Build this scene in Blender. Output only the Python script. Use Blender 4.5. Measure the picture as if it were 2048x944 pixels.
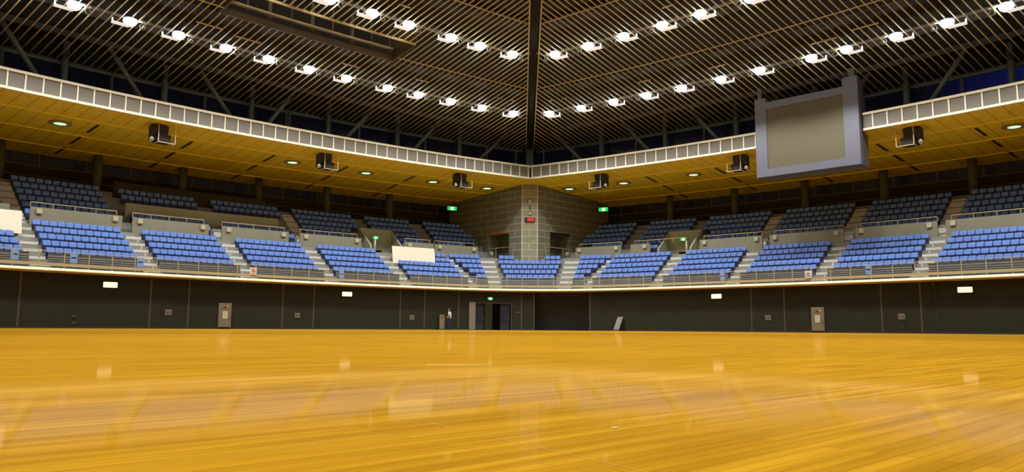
import bpy, math, random
random.seed(7)
for _o in list(bpy.data.objects): bpy.data.objects.remove(_o)
SC = bpy.context.scene
COL = SC.collection
PI = math.pi

# ------------------------------------------------------------------ camera
CAM_H, PITCH, ROLL = 0.2, 0.1218, 0.0064
cam_d = bpy.data.cameras.new('camera'); cam_d.sensor_width = 36.0; cam_d.lens = 36.0 * 1499.46 / 2048.0
cam_d.clip_start = 0.02; cam_d.clip_end = 500
cam = bpy.data.objects.new('camera', cam_d); COL.objects.link(cam)
from mathutils import Matrix, Vector
_f = Vector((0, math.cos(PITCH), math.sin(PITCH))); _u0 = Vector((0, -math.sin(PITCH), math.cos(PITCH))); _r0 = Vector((1, 0, 0))
_r = _r0 * math.cos(ROLL) + _u0 * math.sin(ROLL); _u = _u0 * math.cos(ROLL) - _r0 * math.sin(ROLL)
cam.matrix_world = Matrix(((_r.x, _u.x, -_f.x, 0), (_r.y, _u.y, -_f.y, 0), (_r.z, _u.z, -_f.z, CAM_H), (0, 0, 0, 1)))
SC.camera = cam

# ------------------------------------------------------------------ exposure, world, lamp strengths
SC.view_settings.view_transform = 'Standard'; SC.view_settings.look = 'None'
SC.view_settings.exposure = 0.0; SC.view_settings.gamma = 1.0; SC.view_settings.use_curve_mapping = False
LAMP_POWER = 1350.0          # each roof floodlight
CENTRE_POWER = 4300.0        # added unseen innermost row, brightens the floor near the camera
SLAT_SPOT_POWER = 260.0           # added helper spot at the fixture, aimed outwards to streak the slats
INNER_POWER = 950.0         # the rows over the middle of the hall
LAMP_CONE = math.radians(92); LAMP_BLEND = 0.55
OUTER_CONE = math.radians(128)   # the outermost rows also wash the gallery
LAMP_COLOR = (1.0, 0.98, 0.91)
BULB_GLOW = 9.0
w = bpy.data.worlds.new('dusk_sky'); SC.world = w; w.use_nodes = True
nt = w.node_tree; nt.nodes.clear()
wo = nt.nodes.new('ShaderNodeOutputWorld'); bg = nt.nodes.new('ShaderNodeBackground')
tc = nt.nodes.new('ShaderNodeTexCoord'); dp = nt.nodes.new('ShaderNodeVectorMath'); dp.operation = 'DOT_PRODUCT'
dp.inputs[1].default_value = (0.95, 0.30, 0.10)
rp = nt.nodes.new('ShaderNodeValToRGB')
rp.color_ramp.elements[0].position = 0.725; rp.color_ramp.elements[0].color = (0.0012, 0.0014, 0.003, 1)
rp.color_ramp.elements[1].position = 0.80; rp.color_ramp.elements[1].color = (0.004, 0.006, 0.05, 1)
nt.links.new(tc.outputs['Generated'], dp.inputs[0]); nt.links.new(dp.outputs['Value'], rp.inputs[0])
nt.links.new(rp.outputs[0], bg.inputs[0]); nt.links.new(bg.outputs[0], wo.inputs[0]); bg.inputs[1].default_value = 1.0

# ------------------------------------------------------------------ plan of the hall
# two gently bowed sides meet in the far corner; s runs along a side away from the corner, n outwards, g follows the rounded front of the stands
R = 116.55; D_ = math.radians(.67); BETA = math.radians(30.43); CX, CY = 1.6234, 67.0
def ndir(a): return (math.sin(a), math.cos(a))
CEN = {}
for _sg in (-1, 1):
    _x, _y = ndir(D_ + _sg * BETA); CEN[_sg] = (CX - R * _x, CY - R * _y)
def SP(sg, s, n):
    a = D_ + sg * (BETA + s / R); x, y = ndir(a); c = CEN[sg]
    return (c[0] + (R + n) * x, c[1] + (R + n) * y, a)
CUT = 2.3
RF = (2 * CUT * R * math.cos(BETA) - CUT * CUT) / (2 * R * (1 - math.cos(BETA)) + 2 * CUT)
PHT = math.atan2(R * math.sin(BETA), R * math.cos(BETA) - CUT - RF)
ST = (PHT - BETA) * R; GT = RF * PHT
FX = CX - (CUT + RF) * math.sin(D_); FY = CY - (CUT + RF) * math.cos(D_)
def GP(g, n):
    sg = -1 if g < 0 else 1; q = abs(g)
    if q <= GT:
        a = D_ + sg * q / RF; x, y = ndir(a); return (FX + (RF + n) * x, FY + (RF + n) * y, a)
    return SP(sg, ST + q - GT, n)
def roof(n): return 17.70 - 0.1053 * n
def soff(n): return 13.7 - 0.057 * n
E_ = ndir(D_); EP = (math.cos(D_), -math.sin(D_))
def lateral(x, y): return (x - CX) * EP[0] + (y - CY) * EP[1]
def axis_pt(d, lat): return (CX + d * E_[0] + lat * EP[0], CY + d * E_[1] + lat * EP[1])
def axis_n(sg, s, off):
    # offset n at which the side's normal through s comes within off of the hall's diagonal
    x, y, a = SP(sg, s, 0); dx, dy = ndir(a)
    l0 = lateral(x, y); dl = dx * EP[0] + dy * EP[1]
    return (sg * off - l0) / dl

# ------------------------------------------------------------------ materials
def mat(name, col, rough=0.6, var=0.12, scale=3.0, metal=0.0, emit=None, estr=0.0, spec=0.5, stretch=None):
    m = bpy.data.materials.new(name); m.use_nodes = True; t = m.node_tree; b = t.nodes['Principled BSDF']
    b.inputs['Roughness'].default_value = rough; b.inputs['Metallic'].default_value = metal
    b.inputs['Specular IOR Level'].default_value = spec
    c = t.nodes.new('ShaderNodeTexCoord'); n = t.nodes.new('ShaderNodeTexNoise'); n.inputs['Scale'].default_value = scale
    n.inputs['Detail'].default_value = 4
    src = c.outputs['Object']
    if stretch:
        mp = t.nodes.new('ShaderNodeMapping'); mp.inputs['Scale'].default_value = stretch
        t.links.new(src, mp.inputs[0]); src = mp.outputs[0]
    t.links.new(src, n.inputs['Vector'])
    mx = t.nodes.new('ShaderNodeMix'); mx.data_type = 'RGBA'
    mx.inputs['A'].default_value = (*[max(0, v * (1 - var)) for v in col], 1)
    mx.inputs['B'].default_value = (*[min(1, v * (1 + var)) for v in col], 1)
    t.links.new(n.outputs['Fac'], mx.inputs['Factor']); t.links.new(mx.outputs['Result'], b.inputs['Base Color'])
    if emit:
        b.inputs['Emission Color'].default_value = (*emit, 1); b.inputs['Emission Strength'].default_value = estr
    return m
def brick_mat(name, c1, c2, mortar, bw, rh, ms, rough=0.8, offset=0.5, var_noise=0.0):
    m = bpy.data.materials.new(name); m.use_nodes = True; t = m.node_tree; b = t.nodes['Principled BSDF']
    b.inputs['Roughness'].default_value = rough
    u = t.nodes.new('ShaderNodeUVMap'); u.uv_map = 'UVMap'
    k = t.nodes.new('ShaderNodeTexBrick'); k.offset = offset; k.inputs['Scale'].default_value = 1.0
    k.inputs['Brick Width'].default_value = bw; k.inputs['Row Height'].default_value = rh; k.inputs['Mortar Size'].default_value = ms
    k.inputs['Color1'].default_value = (*c1, 1); k.inputs['Color2'].default_value = (*c2, 1); k.inputs['Mortar'].default_value = (*mortar, 1)
    t.links.new(u.outputs[0], k.inputs['Vector'])
    n = t.nodes.new('ShaderNodeTexNoise'); n.inputs['Scale'].default_value = 2.5; t.links.new(u.outputs[0], n.inputs['Vector'])
    mx = t.nodes.new('ShaderNodeMix'); mx.data_type = 'RGBA'; mx.blend_type = 'MULTIPLY'; mx.inputs['Factor'].default_value = 0.35
    t.links.new(k.outputs['Color'], mx.inputs['A']); t.links.new(n.outputs['Fac'], mx.inputs['B'])
    t.links.new(mx.outputs['Result'], b.inputs['Base Color'])
    return m

M = {}
M['slat'] = mat('golden_wood_slat', (0.60, 0.53, 0.31), 0.32, 0.2, 2.0, spec=0.5)
M['wood_edge'] = mat('pale_wood', (0.42, 0.34, 0.17), 0.55, 0.15)
M['deck'] = mat('dark_roof_deck', (0.004, 0.004, 0.004), 0.9, 0.4, 0.6)
M['purlin'] = mat('dark_brown_steel', (0.013, 0.011, 0.009), 0.7, 0.3)
M['hatch'] = mat('brown_hatch_frame', (0.10, 0.08, 0.05), 0.6, 0.2)
M['steel'] = mat('grey_green_steel', (0.085, 0.095, 0.07), 0.55, 0.2)
M['lamp_body'] = mat('lamp_grey_metal', (0.30, 0.30, 0.30), 0.4, 0.1, metal=0.3)
M['lamp_tray'] = mat('tray_painted_glare', (0.75, 0.76, 0.80), 0.45, 0.05, emit=(0.92, 0.94, 1.0), estr=0.6)  # glow stands in for bulb glare on the tray, which is no lamp
M['bulb'] = mat('lit_bulb', (0.9, 0.9, 0.9), 0.4, 0.02, emit=(1.0, 0.97, 0.92), estr=BULB_GLOW)
M['side_lamp'] = mat('lit_side_lamp', (0.9, 0.9, 0.9), 0.4, 0.02, emit=(0.9, 0.95, 1.0), estr=3.0)
M['frame_white'] = mat('cream_metal', (0.70, 0.69, 0.54), 0.45, 0.05)
M['fascia_panel'] = mat('warm_grey_panel', (0.150, 0.140, 0.122), 0.7, 0.08, 6.0)
M['concrete'] = mat('grey_concrete', (0.26, 0.26, 0.24), 0.85, 0.15, 1.5)
M['stair'] = mat('stair_concrete', (0.60, 0.59, 0.56), 0.85, 0.1, 2.0)
M['parapet'] = mat('olive_grey_paint', (0.235, 0.235, 0.175), 0.8, 0.1, 1.0)
M['vom'] = mat('pale_olive_paint', (0.42, 0.44, 0.31), 0.8, 0.1, 1.0)
M['rail'] = mat('tan_painted_steel', (0.46, 0.38, 0.22), 0.5, 0.1)
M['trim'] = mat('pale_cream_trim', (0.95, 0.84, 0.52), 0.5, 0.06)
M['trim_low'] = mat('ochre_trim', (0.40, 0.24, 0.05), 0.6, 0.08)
M['lower_wall'] = mat('dark_olive_wall', (0.031, 0.031, 0.022), 0.9, 0.2, 1.2, spec=0.1)
M['joint'] = mat('wall_joint_strip', (0.075, 0.058, 0.032), 0.6, 0.12)
M['base'] = mat('dark_blue_grey_base', (0.02, 0.022, 0.03), 0.7, 0.1)
M['black'] = mat('black_paint', (0.008, 0.008, 0.010), 0.6, 0.2)
M['navy_door'] = mat('dark_navy_door', (0.010, 0.013, 0.028), 0.5, 0.2)
M['pale_door'] = mat('pale_mauve_grey', (0.20, 0.17, 0.17), 0.6, 0.08)
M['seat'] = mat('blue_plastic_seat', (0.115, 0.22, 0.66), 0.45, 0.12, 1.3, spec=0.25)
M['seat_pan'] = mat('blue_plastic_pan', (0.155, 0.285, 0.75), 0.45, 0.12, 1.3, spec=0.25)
M['seat_dark'] = mat('navy_seat_bracket', (0.012, 0.018, 0.07), 0.5, 0.2)
M['plate'] = mat('number_plate', (0.75, 0.55, 0.60), 0.25, 0.1)
M['guard'] = mat('grey_ribbed_guard', (0.24, 0.255, 0.27), 0.6, 0.1)
M['board'] = mat('cream_white_board', (0.80, 0.77, 0.63), 0.7, 0.04)
M['box_pale'] = mat('cream_step_light', (0.50, 0.47, 0.33), 0.5, 0.06)
M['wall_dark'] = mat('dark_brown_wall', (0.045, 0.036, 0.026), 0.85, 0.25, 0.8)
M['column'] = mat('grey_green_column', (0.09, 0.10, 0.075), 0.75, 0.12)
M['win_frame'] = mat('brown_window_frame', (0.15, 0.11, 0.06), 0.6, 0.15)
M['screen_frame'] = mat('lavender_grey_metal', (0.112, 0.118, 0.165), 0.5, 0.05)
M['screen_face'] = mat('beige_grey_screen', (0.092, 0.084, 0.050), 0.75, 0.1, 40.0)
M['screen_side'] = mat('dark_grey_side', (0.10, 0.10, 0.10), 0.6, 0.1)
M['speaker'] = mat('black_speaker', (0.022, 0.02, 0.02), 0.6, 0.2)
M['guard_rod'] = mat('cream_guard_rod', (0.62, 0.52, 0.36), 0.5, 0.06)
M['horn'] = mat('pale_green_horn', (0.5, 0.62, 0.5), 0.4, 0.1)
M['slot'] = mat('dark_air_slot', (0.03, 0.022, 0.012), 0.8, 0.2)
M['downlight'] = mat('lit_downlight', (0.9, 0.9, 0.9), 0.4, 0.02, emit=(0.55, 0.98, 0.66), estr=1.0)
M['dl_rim'] = mat('brown_downlight_rim', (0.30, 0.22, 0.08), 0.6, 0.1)
M['exit_green'] = mat('lit_exit_green', (0.02, 0.4, 0.12), 0.5, 0.02, emit=(0.0, 0.62, 0.13), estr=1.0)
M['exit_white'] = mat('lit_exit_white', (0.9, 0.9, 0.8), 0.5, 0.02, emit=(0.95, 1.0, 0.75), estr=1.1)
M['sign_lit'] = mat('lit_cream_sign', (0.9, 0.9, 0.8), 0.5, 0.02, emit=(1.0, 0.90, 0.55), estr=1.25)
M['sign_body'] = mat('dark_sign_body', (0.05, 0.045, 0.035), 0.6, 0.1)
M['sign_mark'] = mat('sign_green_mark', (0.2, 0.5, 0.3), 0.6, 0.05, emit=(0.25, 0.7, 0.35), estr=0.6)
M['cabinet'] = mat('grey_steel_cabinet', (0.19, 0.165, 0.13), 0.5, 0.1)
M['red'] = mat('dull_red', (0.30, 0.035, 0.02), 0.5, 0.1)
M['paper'] = mat('white_notice', (0.62, 0.56, 0.45), 0.7, 0.05)
M['white'] = mat('white_panel', (0.82, 0.78, 0.68), 0.6, 0.03)
M['blue_ink'] = mat('blue_ink', (0.10, 0.12, 0.42), 0.6, 0.05)
M['red_ink'] = mat('orange_red_ink', (0.62, 0.16, 0.05), 0.6, 0.05)
M['led'] = mat('lit_red_digits', (0.6, 0.02, 0.02), 0.5, 0.02, emit=(1.0, 0.02, 0.03), estr=0.6)
M['blue_panel'] = mat('light_blue_panel', (0.24, 0.36, 0.72), 0.5, 0.06)
M['skin'] = mat('skin', (0.45, 0.27, 0.17), 0.55, 0.06)
M['shirt'] = mat('pale_blue_shirt', (0.55, 0.60, 0.66), 0.85, 0.06)
M['trousers'] = mat('dark_navy_trousers', (0.02, 0.022, 0.06), 0.85, 0.1)
M['khaki'] = mat('khaki_cloth', (0.32, 0.26, 0.11), 0.85, 0.1)
M['hair'] = mat('black_hair', (0.012, 0.010, 0.009), 0.6, 0.2)
M['line'] = mat('faint_yellow_line', (0.52, 0.30, 0.035), 0.6, 0.05)
M['tape'] = mat('pale_tape', (0.85, 0.72, 0.45), 0.6, 0.05)
M['brown_base'] = mat('brown_base', (0.12, 0.07, 0.03), 0.7, 0.1)
M['orange_lintel'] = mat('orange_brown_lintel', (0.32, 0.10, 0.03), 0.7, 0.1)
M['soffit'] = brick_mat('golden_plank_soffit', (0.92, 0.67, 0.02), (0.88, 0.635, 0.018), (0.42, 0.28, 0.01), 0.93, 3.9, 0.03, 0.6, 0.0)
M['soffit_rail'] = mat('golden_rail', (0.95, 0.73, 0.05), 0.55, 0.06)
M['block'] = brick_mat('olive_block_wall', (0.215, 0.225, 0.165), (0.18, 0.19, 0.14), (0.46, 0.45, 0.31), 1.9, 0.62, 0.035)
M['block_face'] = brick_mat('light_painted_block_pier', (0.32, 0.32, 0.24), (0.28, 0.28, 0.21), (0.55, 0.53, 0.37), 1.5, 0.62, 0.03)  # tower blocks made paler: the brighter light on the pier face is painted in
# night glass: clear pane with a faint reflection
def glass_mat():
    m = bpy.data.materials.new('night_glass'); m.use_nodes = True; t = m.node_tree; t.nodes.clear()
    o = t.nodes.new('ShaderNodeOutputMaterial'); mx = t.nodes.new('ShaderNodeMixShader'); tr = t.nodes.new('ShaderNodeBsdfTransparent')
    gl = t.nodes.new('ShaderNodeBsdfGlossy'); gl.inputs['Roughness'].default_value = 0.05; gl.inputs['Color'].default_value = (0.8, 0.85, 0.9, 1)
    fr = t.nodes.new('ShaderNodeFresnel'); fr.inputs['IOR'].default_value = 1.45
    t.links.new(fr.outputs[0], mx.inputs[0]); t.links.new(tr.outputs[0], mx.inputs[1]); t.links.new(gl.outputs[0], mx.inputs[2]); t.links.new(mx.outputs[0], o.inputs[0])
    return m
M['glass'] = glass_mat()
# varnished strip floor
def floor_mat():
    m = bpy.data.materials.new('varnished_strip_floor'); m.use_nodes = True; t = m.node_tree; t.nodes.clear(); N = t.nodes.new; L = t.links.new
    o = N('ShaderNodeOutputMaterial'); c = N('ShaderNodeTexCoord')
    mp = N('ShaderNodeMapping'); mp.inputs['Rotation'].default_value = (0, 0, math.radians(-43)); L(c.outputs['Object'], mp.inputs[0])
    k = N('ShaderNodeTexBrick'); k.inputs['Scale'].default_value = 1.0; k.inputs['Brick Width'].default_value = 1.3; k.inputs['Row Height'].default_value = 0.03
    k.inputs['Mortar Size'].default_value = 0.0009; k.offset = 0.37
    k.inputs['Color1'].default_value = (0.47, 0.248, 0.016, 1); k.inputs['Color2'].default_value = (0.37, 0.187, 0.010, 1); k.inputs['Mortar'].default_value = (0.30, 0.13, 0.01, 1)
    L(mp.outputs[0], k.inputs['Vector'])
    ms = N('ShaderNodeMapping'); ms.inputs['Scale'].default_value = (0.9, 14.0, 1); L(mp.outputs[0], ms.inputs[0])
    n1 = N('ShaderNodeTexNoise'); n1.inputs['Scale'].default_value = 1.4; n1.inputs['Detail'].default_value = 6; L(ms.outputs[0], n1.inputs['Vector'])
    r1 = N('ShaderNodeValToRGB'); r1.color_ramp.elements[0].position = 0.3; r1.color_ramp.elements[0].color = (0.62, 0.58, 0.55, 1)
    r1.color_ramp.elements[1].position = 0.62; r1.color_ramp.elements[1].color = (1.0, 1.0, 1.0, 1); L(n1.outputs['Fac'], r1.inputs[0])
    m1 = N('ShaderNodeMix'); m1.data_type = 'RGBA'; m1.blend_type = 'MULTIPLY'; m1.inputs['Factor'].default_value = 0.75
    L(k.outputs['Color'], m1.inputs['A']); L(r1.outputs[0], m1.inputs['B'])
    n2 = N('ShaderNodeTexNoise'); n2.inputs['Scale'].default_value = 0.22; n2.inputs['Detail'].default_value = 3; L(c.outputs['Object'], n2.inputs['Vector'])
    r2 = N('ShaderNodeValToRGB'); r2.color_ramp.elements[0].position = 0.35; r2.color_ramp.elements[0].color = (0.88, 0.86, 0.82, 1); r2.color_ramp.elements[1].position = 0.65
    L(n2.outputs['Fac'], r2.inputs[0])
    m2 = N('ShaderNodeMix'); m2.data_type = 'RGBA'; m2.blend_type = 'MULTIPLY'; m2.inputs['Factor'].default_value = 1.0
    L(m1.outputs['Result'], m2.inputs['A']); L(r2.outputs[0], m2.inputs['B'])
    df = N('ShaderNodeBsdfDiffuse'); L(m2.outputs['Result'], df.inputs['Color'])
    gl = N('ShaderNodeBsdfGlossy'); gl.inputs['Roughness'].default_value = 0.05; gl.inputs['Color'].default_value = (1.0, 0.95, 0.85, 1)
    lw = N('ShaderNodeFresnel'); lw.inputs['IOR'].default_value = 1.45
    mr = N('ShaderNodeMapRange'); mr.inputs['From Min'].default_value = 0.03; mr.inputs['From Max'].default_value = 1.0
    mr.inputs['To Min'].default_value = 0.03; mr.inputs['To Max'].default_value = 0.30; L(lw.outputs[0], mr.inputs['Value'])
    mx = N('ShaderNodeMixShader'); L(mr.outputs[0], mx.inputs[0]); L(df.outputs[0], mx.inputs[1]); L(gl.outputs[0], mx.inputs[2]); L(mx.outputs[0], o.inputs[0])
    return m
M['floor'] = floor_mat()

# ------------------------------------------------------------------ mesh helpers
class MB:
    def __init__(self): self.v = []; self.f = []; self.mi = []; self.uv = {}
    def quad(self, a, b, c, d, uv=None, mi=0):
        i = len(self.v); self.v += [tuple(a), tuple(b), tuple(c), tuple(d)]; self.f.append((i, i + 1, i + 2, i + 3)); self.mi.append(mi)
        if uv: self.uv[len(self.f) - 1] = uv
    def hexa(self, p, mi=0):   # p: 8 corners, bottom ring then top ring
        i = len(self.v); self.v += [tuple(q) for q in p]
        for q in ((3, 2, 1, 0), (4, 5, 6, 7), (0, 1, 5, 4), (1, 2, 6, 5), (2, 3, 7, 6), (3, 0, 4, 7)):
            self.f.append(tuple(i + k for k in q)); self.mi.append(mi)
    def box(self, x0, x1, y0, y1, z0, z1, mi=0):
        self.hexa([(x0, y0, z0), (x1, y0, z0), (x1, y1, z0), (x0, y1, z0), (x0, y0, z1), (x1, y0, z1), (x1, y1, z1), (x0, y1, z1)], mi)
    def rbox(self, x0, x1, y0, y1, z0, z1, r, mi=0, n=3, tilt=0.0, rim=0.35):
        # a slab with rounded outline in x-z and softened front/back rims; tilt leans the top towards +y
        pts = []
        for cx, cz, a0 in ((x1 - r, z1 - r, 0), (x0 + r, z1 - r, PI / 2), (x0 + r, z0 + r, PI), (x1 - r, z0 + r, 1.5 * PI)):
            for k in range(n + 1):
                a = a0 + k * PI / 2 / n; pts.append((cx + r * math.cos(a), cz + r * math.sin(a)))
        mx, mz = (x0 + x1) / 2, (z0 + z1) / 2; b = min(r, (y1 - y0)) * rim; N = len(pts); i = len(self.v)
        for y, k in ((y0, 1), (y0 + b, 0), (y1 - b, 0), (y1, 1)):
            for (x, z) in pts:
                if k: x = mx + (x - mx) * (1 - 2 * b / (x1 - x0)); z = mz + (z - mz) * (1 - 2 * b / (z1 - z0))
                self.v.append((x, y + tilt * (z - z0), z))
        for q in range(3):
            for k in range(N):
                a, c = i + q * N + k, i + q * N + (k + 1) % N; self.f.append((a, a + N, c + N, c)); self.mi.append(mi)
        self.f.append(tuple(i + k for k in range(N))); self.mi.append(mi)
        self.f.append(tuple(i + 3 * N + k for k in reversed(range(N)))); self.mi.append(mi)
    def tube(self, pts, r, n=8, mi=0):
        rings = []
        for j, p in enumerate(pts):
            p = Vector(p); d = (Vector(pts[min(j + 1, len(pts) - 1)]) - Vector(pts[max(j - 1, 0)])).normalized()
            u = d.cross(Vector((0, 0, 1))); u = u.normalized() if u.length > 1e-3 else Vector((1, 0, 0)); q = u.cross(d)
            rr = r[j] if isinstance(r, (list, tuple)) else r; i = len(self.v)
            for k in range(n):
                a = 2 * PI * k / n; self.v.append(tuple(p + (u * math.cos(a) + q * math.sin(a)) * rr))
            rings.append(i)
        for A, B in zip(rings, rings[1:]):
            for k in range(n): self.f.append((A + k, A + (k + 1) % n, B + (k + 1) % n, B + k)); self.mi.append(mi)
        self.f.append(tuple(rings[0] + k for k in reversed(range(n)))); self.mi.append(mi)
        self.f.append(tuple(rings[-1] + k for k in range(n))); self.mi.append(mi)
    def lathe(self, prof, n=20, c=(0, 0, 0), mi=0):
        i = len(self.v)
        for (r, z) in prof:
            for k in range(n):
                a = 2 * PI * k / n; self.v.append((c[0] + r * math.cos(a), c[1] + r * math.sin(a), c[2] + z))
        for j in range(len(prof) - 1):
            for k in range(n):
                a, b = i + j * n + k, i + j * n + (k + 1) % n; self.f.append((a, b, b + n, a + n)); self.mi.append(mi)
        self.f.append(tuple(i + k for k in reversed(range(n)))); self.mi.append(mi)
        self.f.append(tuple(i + (len(prof) - 1) * n + k for k in range(n))); self.mi.append(mi)
    def sweep(self, rings, closed=True, uvs=None, caps=True, mi=0):
        # rings: equal lists of points; profile closed or open
        i = len(self.v); m = len(rings[0])
        for r in rings: self.v += [tuple(p) for p in r]
        for j in range(len(rings) - 1):
            for k in range(m if closed else m - 1):
                a, b = i + j * m + k, i + j * m + (k + 1) % m
                self.f.append((a, b, b + m, a + m)); self.mi.append(mi)
                if uvs:
                    k2 = (k + 1) % m
                    self.uv[len(self.f) - 1] = (uvs[j][k], uvs[j][k2], uvs[j + 1][k2], uvs[j + 1][k])
        if closed and caps:
            self.f.append(tuple(i + k for k in reversed(range(m)))); self.mi.append(mi)
            self.f.append(tuple(i + (len(rings) - 1) * m + k for k in range(m))); self.mi.append(mi)
    def mesh(self, name, mats, off=(0, 0, 0), smooth=False):
        me = bpy.data.meshes.new(name)
        me.from_pydata([(p[0] - off[0], p[1] - off[1], p[2] - off[2]) for p in self.v], [], self.f)
        mats = mats if isinstance(mats, (list, tuple)) else [mats]
        for m in mats: me.materials.append(m)
        if len(mats) > 1: me.polygons.foreach_set('material_index', self.mi)
        if smooth: me.polygons.foreach_set('use_smooth', [True] * len(self.f))
        if self.uv:
            ul = me.uv_layers.new(name='UVMap')
            for fi, uv in self.uv.items():
                p = me.polygons[fi]
                for li, t in zip(p.loop_indices, uv): ul.data[li].uv = t
        me.update(); return me

def link(name, me, parent=None):
    o = bpy.data.objects.new(name, me); COL.objects.link(o)
    if parent: o.parent = parent
    return o
def part(name, mb, mats, root, label=None, smooth=False, world=False):
    o = link(name, mb.mesh(name, mats, root.location if world else (0, 0, 0), smooth), root)
    if label: o['label'] = label
    return o
def tag(o, label, cat, group=None):
    o['label'] = label; o['category'] = cat
    if group: o['group'] = group
    return o
def thing(name, label, cat, loc=(0, 0, 0), rz=0.0, group=None):
    o = link(name, None); o.location = loc; o.rotation_euler = (0, 0, rz); o.empty_display_size = 0.3
    return tag(o, label, cat, group)
def single(name, mb, mats, label, cat, group=None, loc=(0, 0, 0), rz=0.0, smooth=False):
    o = link(name, mb.mesh(name, mats, (0, 0, 0), smooth)); o.location = loc; o.rotation_euler = (0, 0, rz); return tag(o, label, cat, group)
def struct(name, mb, mats, parent=None, smooth=False):
    o = link(name, mb.mesh(name, mats, (0, 0, 0), smooth), parent)
    if not parent: o['kind'] = 'structure'
    return o
def frange(a, b, step):
    n = max(1, int(math.ceil(abs(b - a) / step))); return [a + (b - a) * k / n for k in range(n + 1)]
ORD = 'zeroth first second third fourth fifth sixth seventh eighth ninth tenth eleventh twelfth thirteenth fourteenth fifteenth sixteenth seventeenth'.split()
SIDE = {-1: 'left', 1: 'right'}
def s_sweep(mb, sg, prof, s0, s1, step=1.5, closed=True, uv=False):
    ss = frange(s0, s1, step); rings = []; uvs = []
    for s in ss:
        rings.append([SP(sg, s, n)[:2] + (h,) for n, h in prof])
        uvs.append([(s, n) for n, h in prof])
    if sg > 0: pass
    mb.sweep(rings, closed, uvs if uv else None)
def g_sweep(mb, prof, g0, g1, step=1.2, closed=True):
    mb.sweep([[GP(g, n)[:2] + (h,) for n, h in prof] for g in frange(g0, g1, step)], closed)

# ================================================================== SETTING
S_END = 56.0; G_END = S_END - ST + GT
mb = MB(); mb.quad((-75, -22, 0), (75, -22, 0), (75, 78, 0), (-75, 78, 0)); struct('floor', mb, M['floor'])

# ---- lower wall with a double doorway and a dark recess in the corner
DOOR = (-4.72, -1.62); REC = (0.38, 4.95); WN = 0.4
mb = MB()
for a, b in ((-G_END, DOOR[0]), (DOOR[1], REC[0]), (REC[1], G_END)):
    g_sweep(mb, [(WN, 0), (WN, 3.42), (WN + .25, 3.42), (WN + .25, 0)], a, b)
g_sweep(mb, [(WN, 2.28), (WN, 3.42), (WN + .25, 3.42), (WN + .25, 2.28)], *DOOR)
for g in (DOOR[0], DOOR[1]):
    g_sweep(mb, [(WN + .25, 0), (WN + .25, 2.4), (WN + 1.6, 2.4), (WN + 1.6, 0)], g - .05, g + .05)
g_sweep(mb, [(WN + 1.5, 0), (WN + 1.5, 2.5), (WN + 1.7, 2.5), (WN + 1.7, 0)], DOOR[0] - .1, DOOR[1] + .1)
g_sweep(mb, [(WN + .25, 2.4), (WN + .25, 2.5), (WN + 1.6, 2.5), (WN + 1.6, 2.4)], DOOR[0] - .1, DOOR[1] + .1)
struct('wall_lower', mb, M['lower_wall'])
mb = MB()
g_sweep(mb, [(WN + 1.1, 0), (WN + 1.1, 3.42), (WN + 1.3, 3.42), (WN + 1.3, 0)], *REC)
for g in REC: g_sweep(mb, [(WN + .25, 0), (WN + .25, 3.42), (WN + 1.2, 3.42), (WN + 1.2, 0)], g - .04, g + .04)
struct('wall_recess', mb, M['black'])
mb = MB()
for a, b in ((-G_END, DOOR[0]), (DOOR[1], REC[0]), (REC[1], G_END)):
    g_sweep(mb, [(WN - .015, 0), (WN - .015, .10), (WN + .01, .10), (WN + .01, 0)], a, b)
struct('baseboard_lower', mb, M['base'])
mb = MB()
def gbox(mb, g0, g1, n0, n1, h0, h1): g_sweep(mb, [(n0, h0), (n0, h1), (n1, h1), (n1, h0)], g0, g1, 2.0)
for g in [-(37.46), -30.2, -27.78, -21.16, -18.76, -11.46, -9.25, -6.12, -0.72, 0.33, 5.06, 18.78, 21.24, 27.80, 30.19, 37.4]:
    gbox(mb, g - .05, g + .05, WN - .012, WN + .02, 0, 3.40)
struct('trim_wall_joints', mb, M['joint'])

# ---- gallery edge: bright nosing over a darker underside
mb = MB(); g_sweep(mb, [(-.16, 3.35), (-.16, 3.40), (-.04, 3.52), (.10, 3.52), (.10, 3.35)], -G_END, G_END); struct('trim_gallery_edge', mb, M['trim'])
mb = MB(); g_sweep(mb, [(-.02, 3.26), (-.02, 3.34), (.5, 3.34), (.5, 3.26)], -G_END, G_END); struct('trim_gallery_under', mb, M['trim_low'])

# ---- lower terrace: walkway and five steps, then the parapet foot
ROWN = [1.0 + .8 * i for i in range(5)]; ROWH = [4.05 + .5 * i for i in range(5)]
prof = [(.10, 3.34), (.10, 3.46), (1.0, 3.46)]
for n, h in zip(ROWN, ROWH): prof += [(n, h), (n + .8, h)]
prof += [(5.05, 6.05), (5.05, 6.6), (6.0, 6.6), (6.0, 3.34)]
mb = MB(); g_sweep(mb, prof, -G_END, G_END); struct('floor_lower_stand', mb, M['concrete'])

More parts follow.
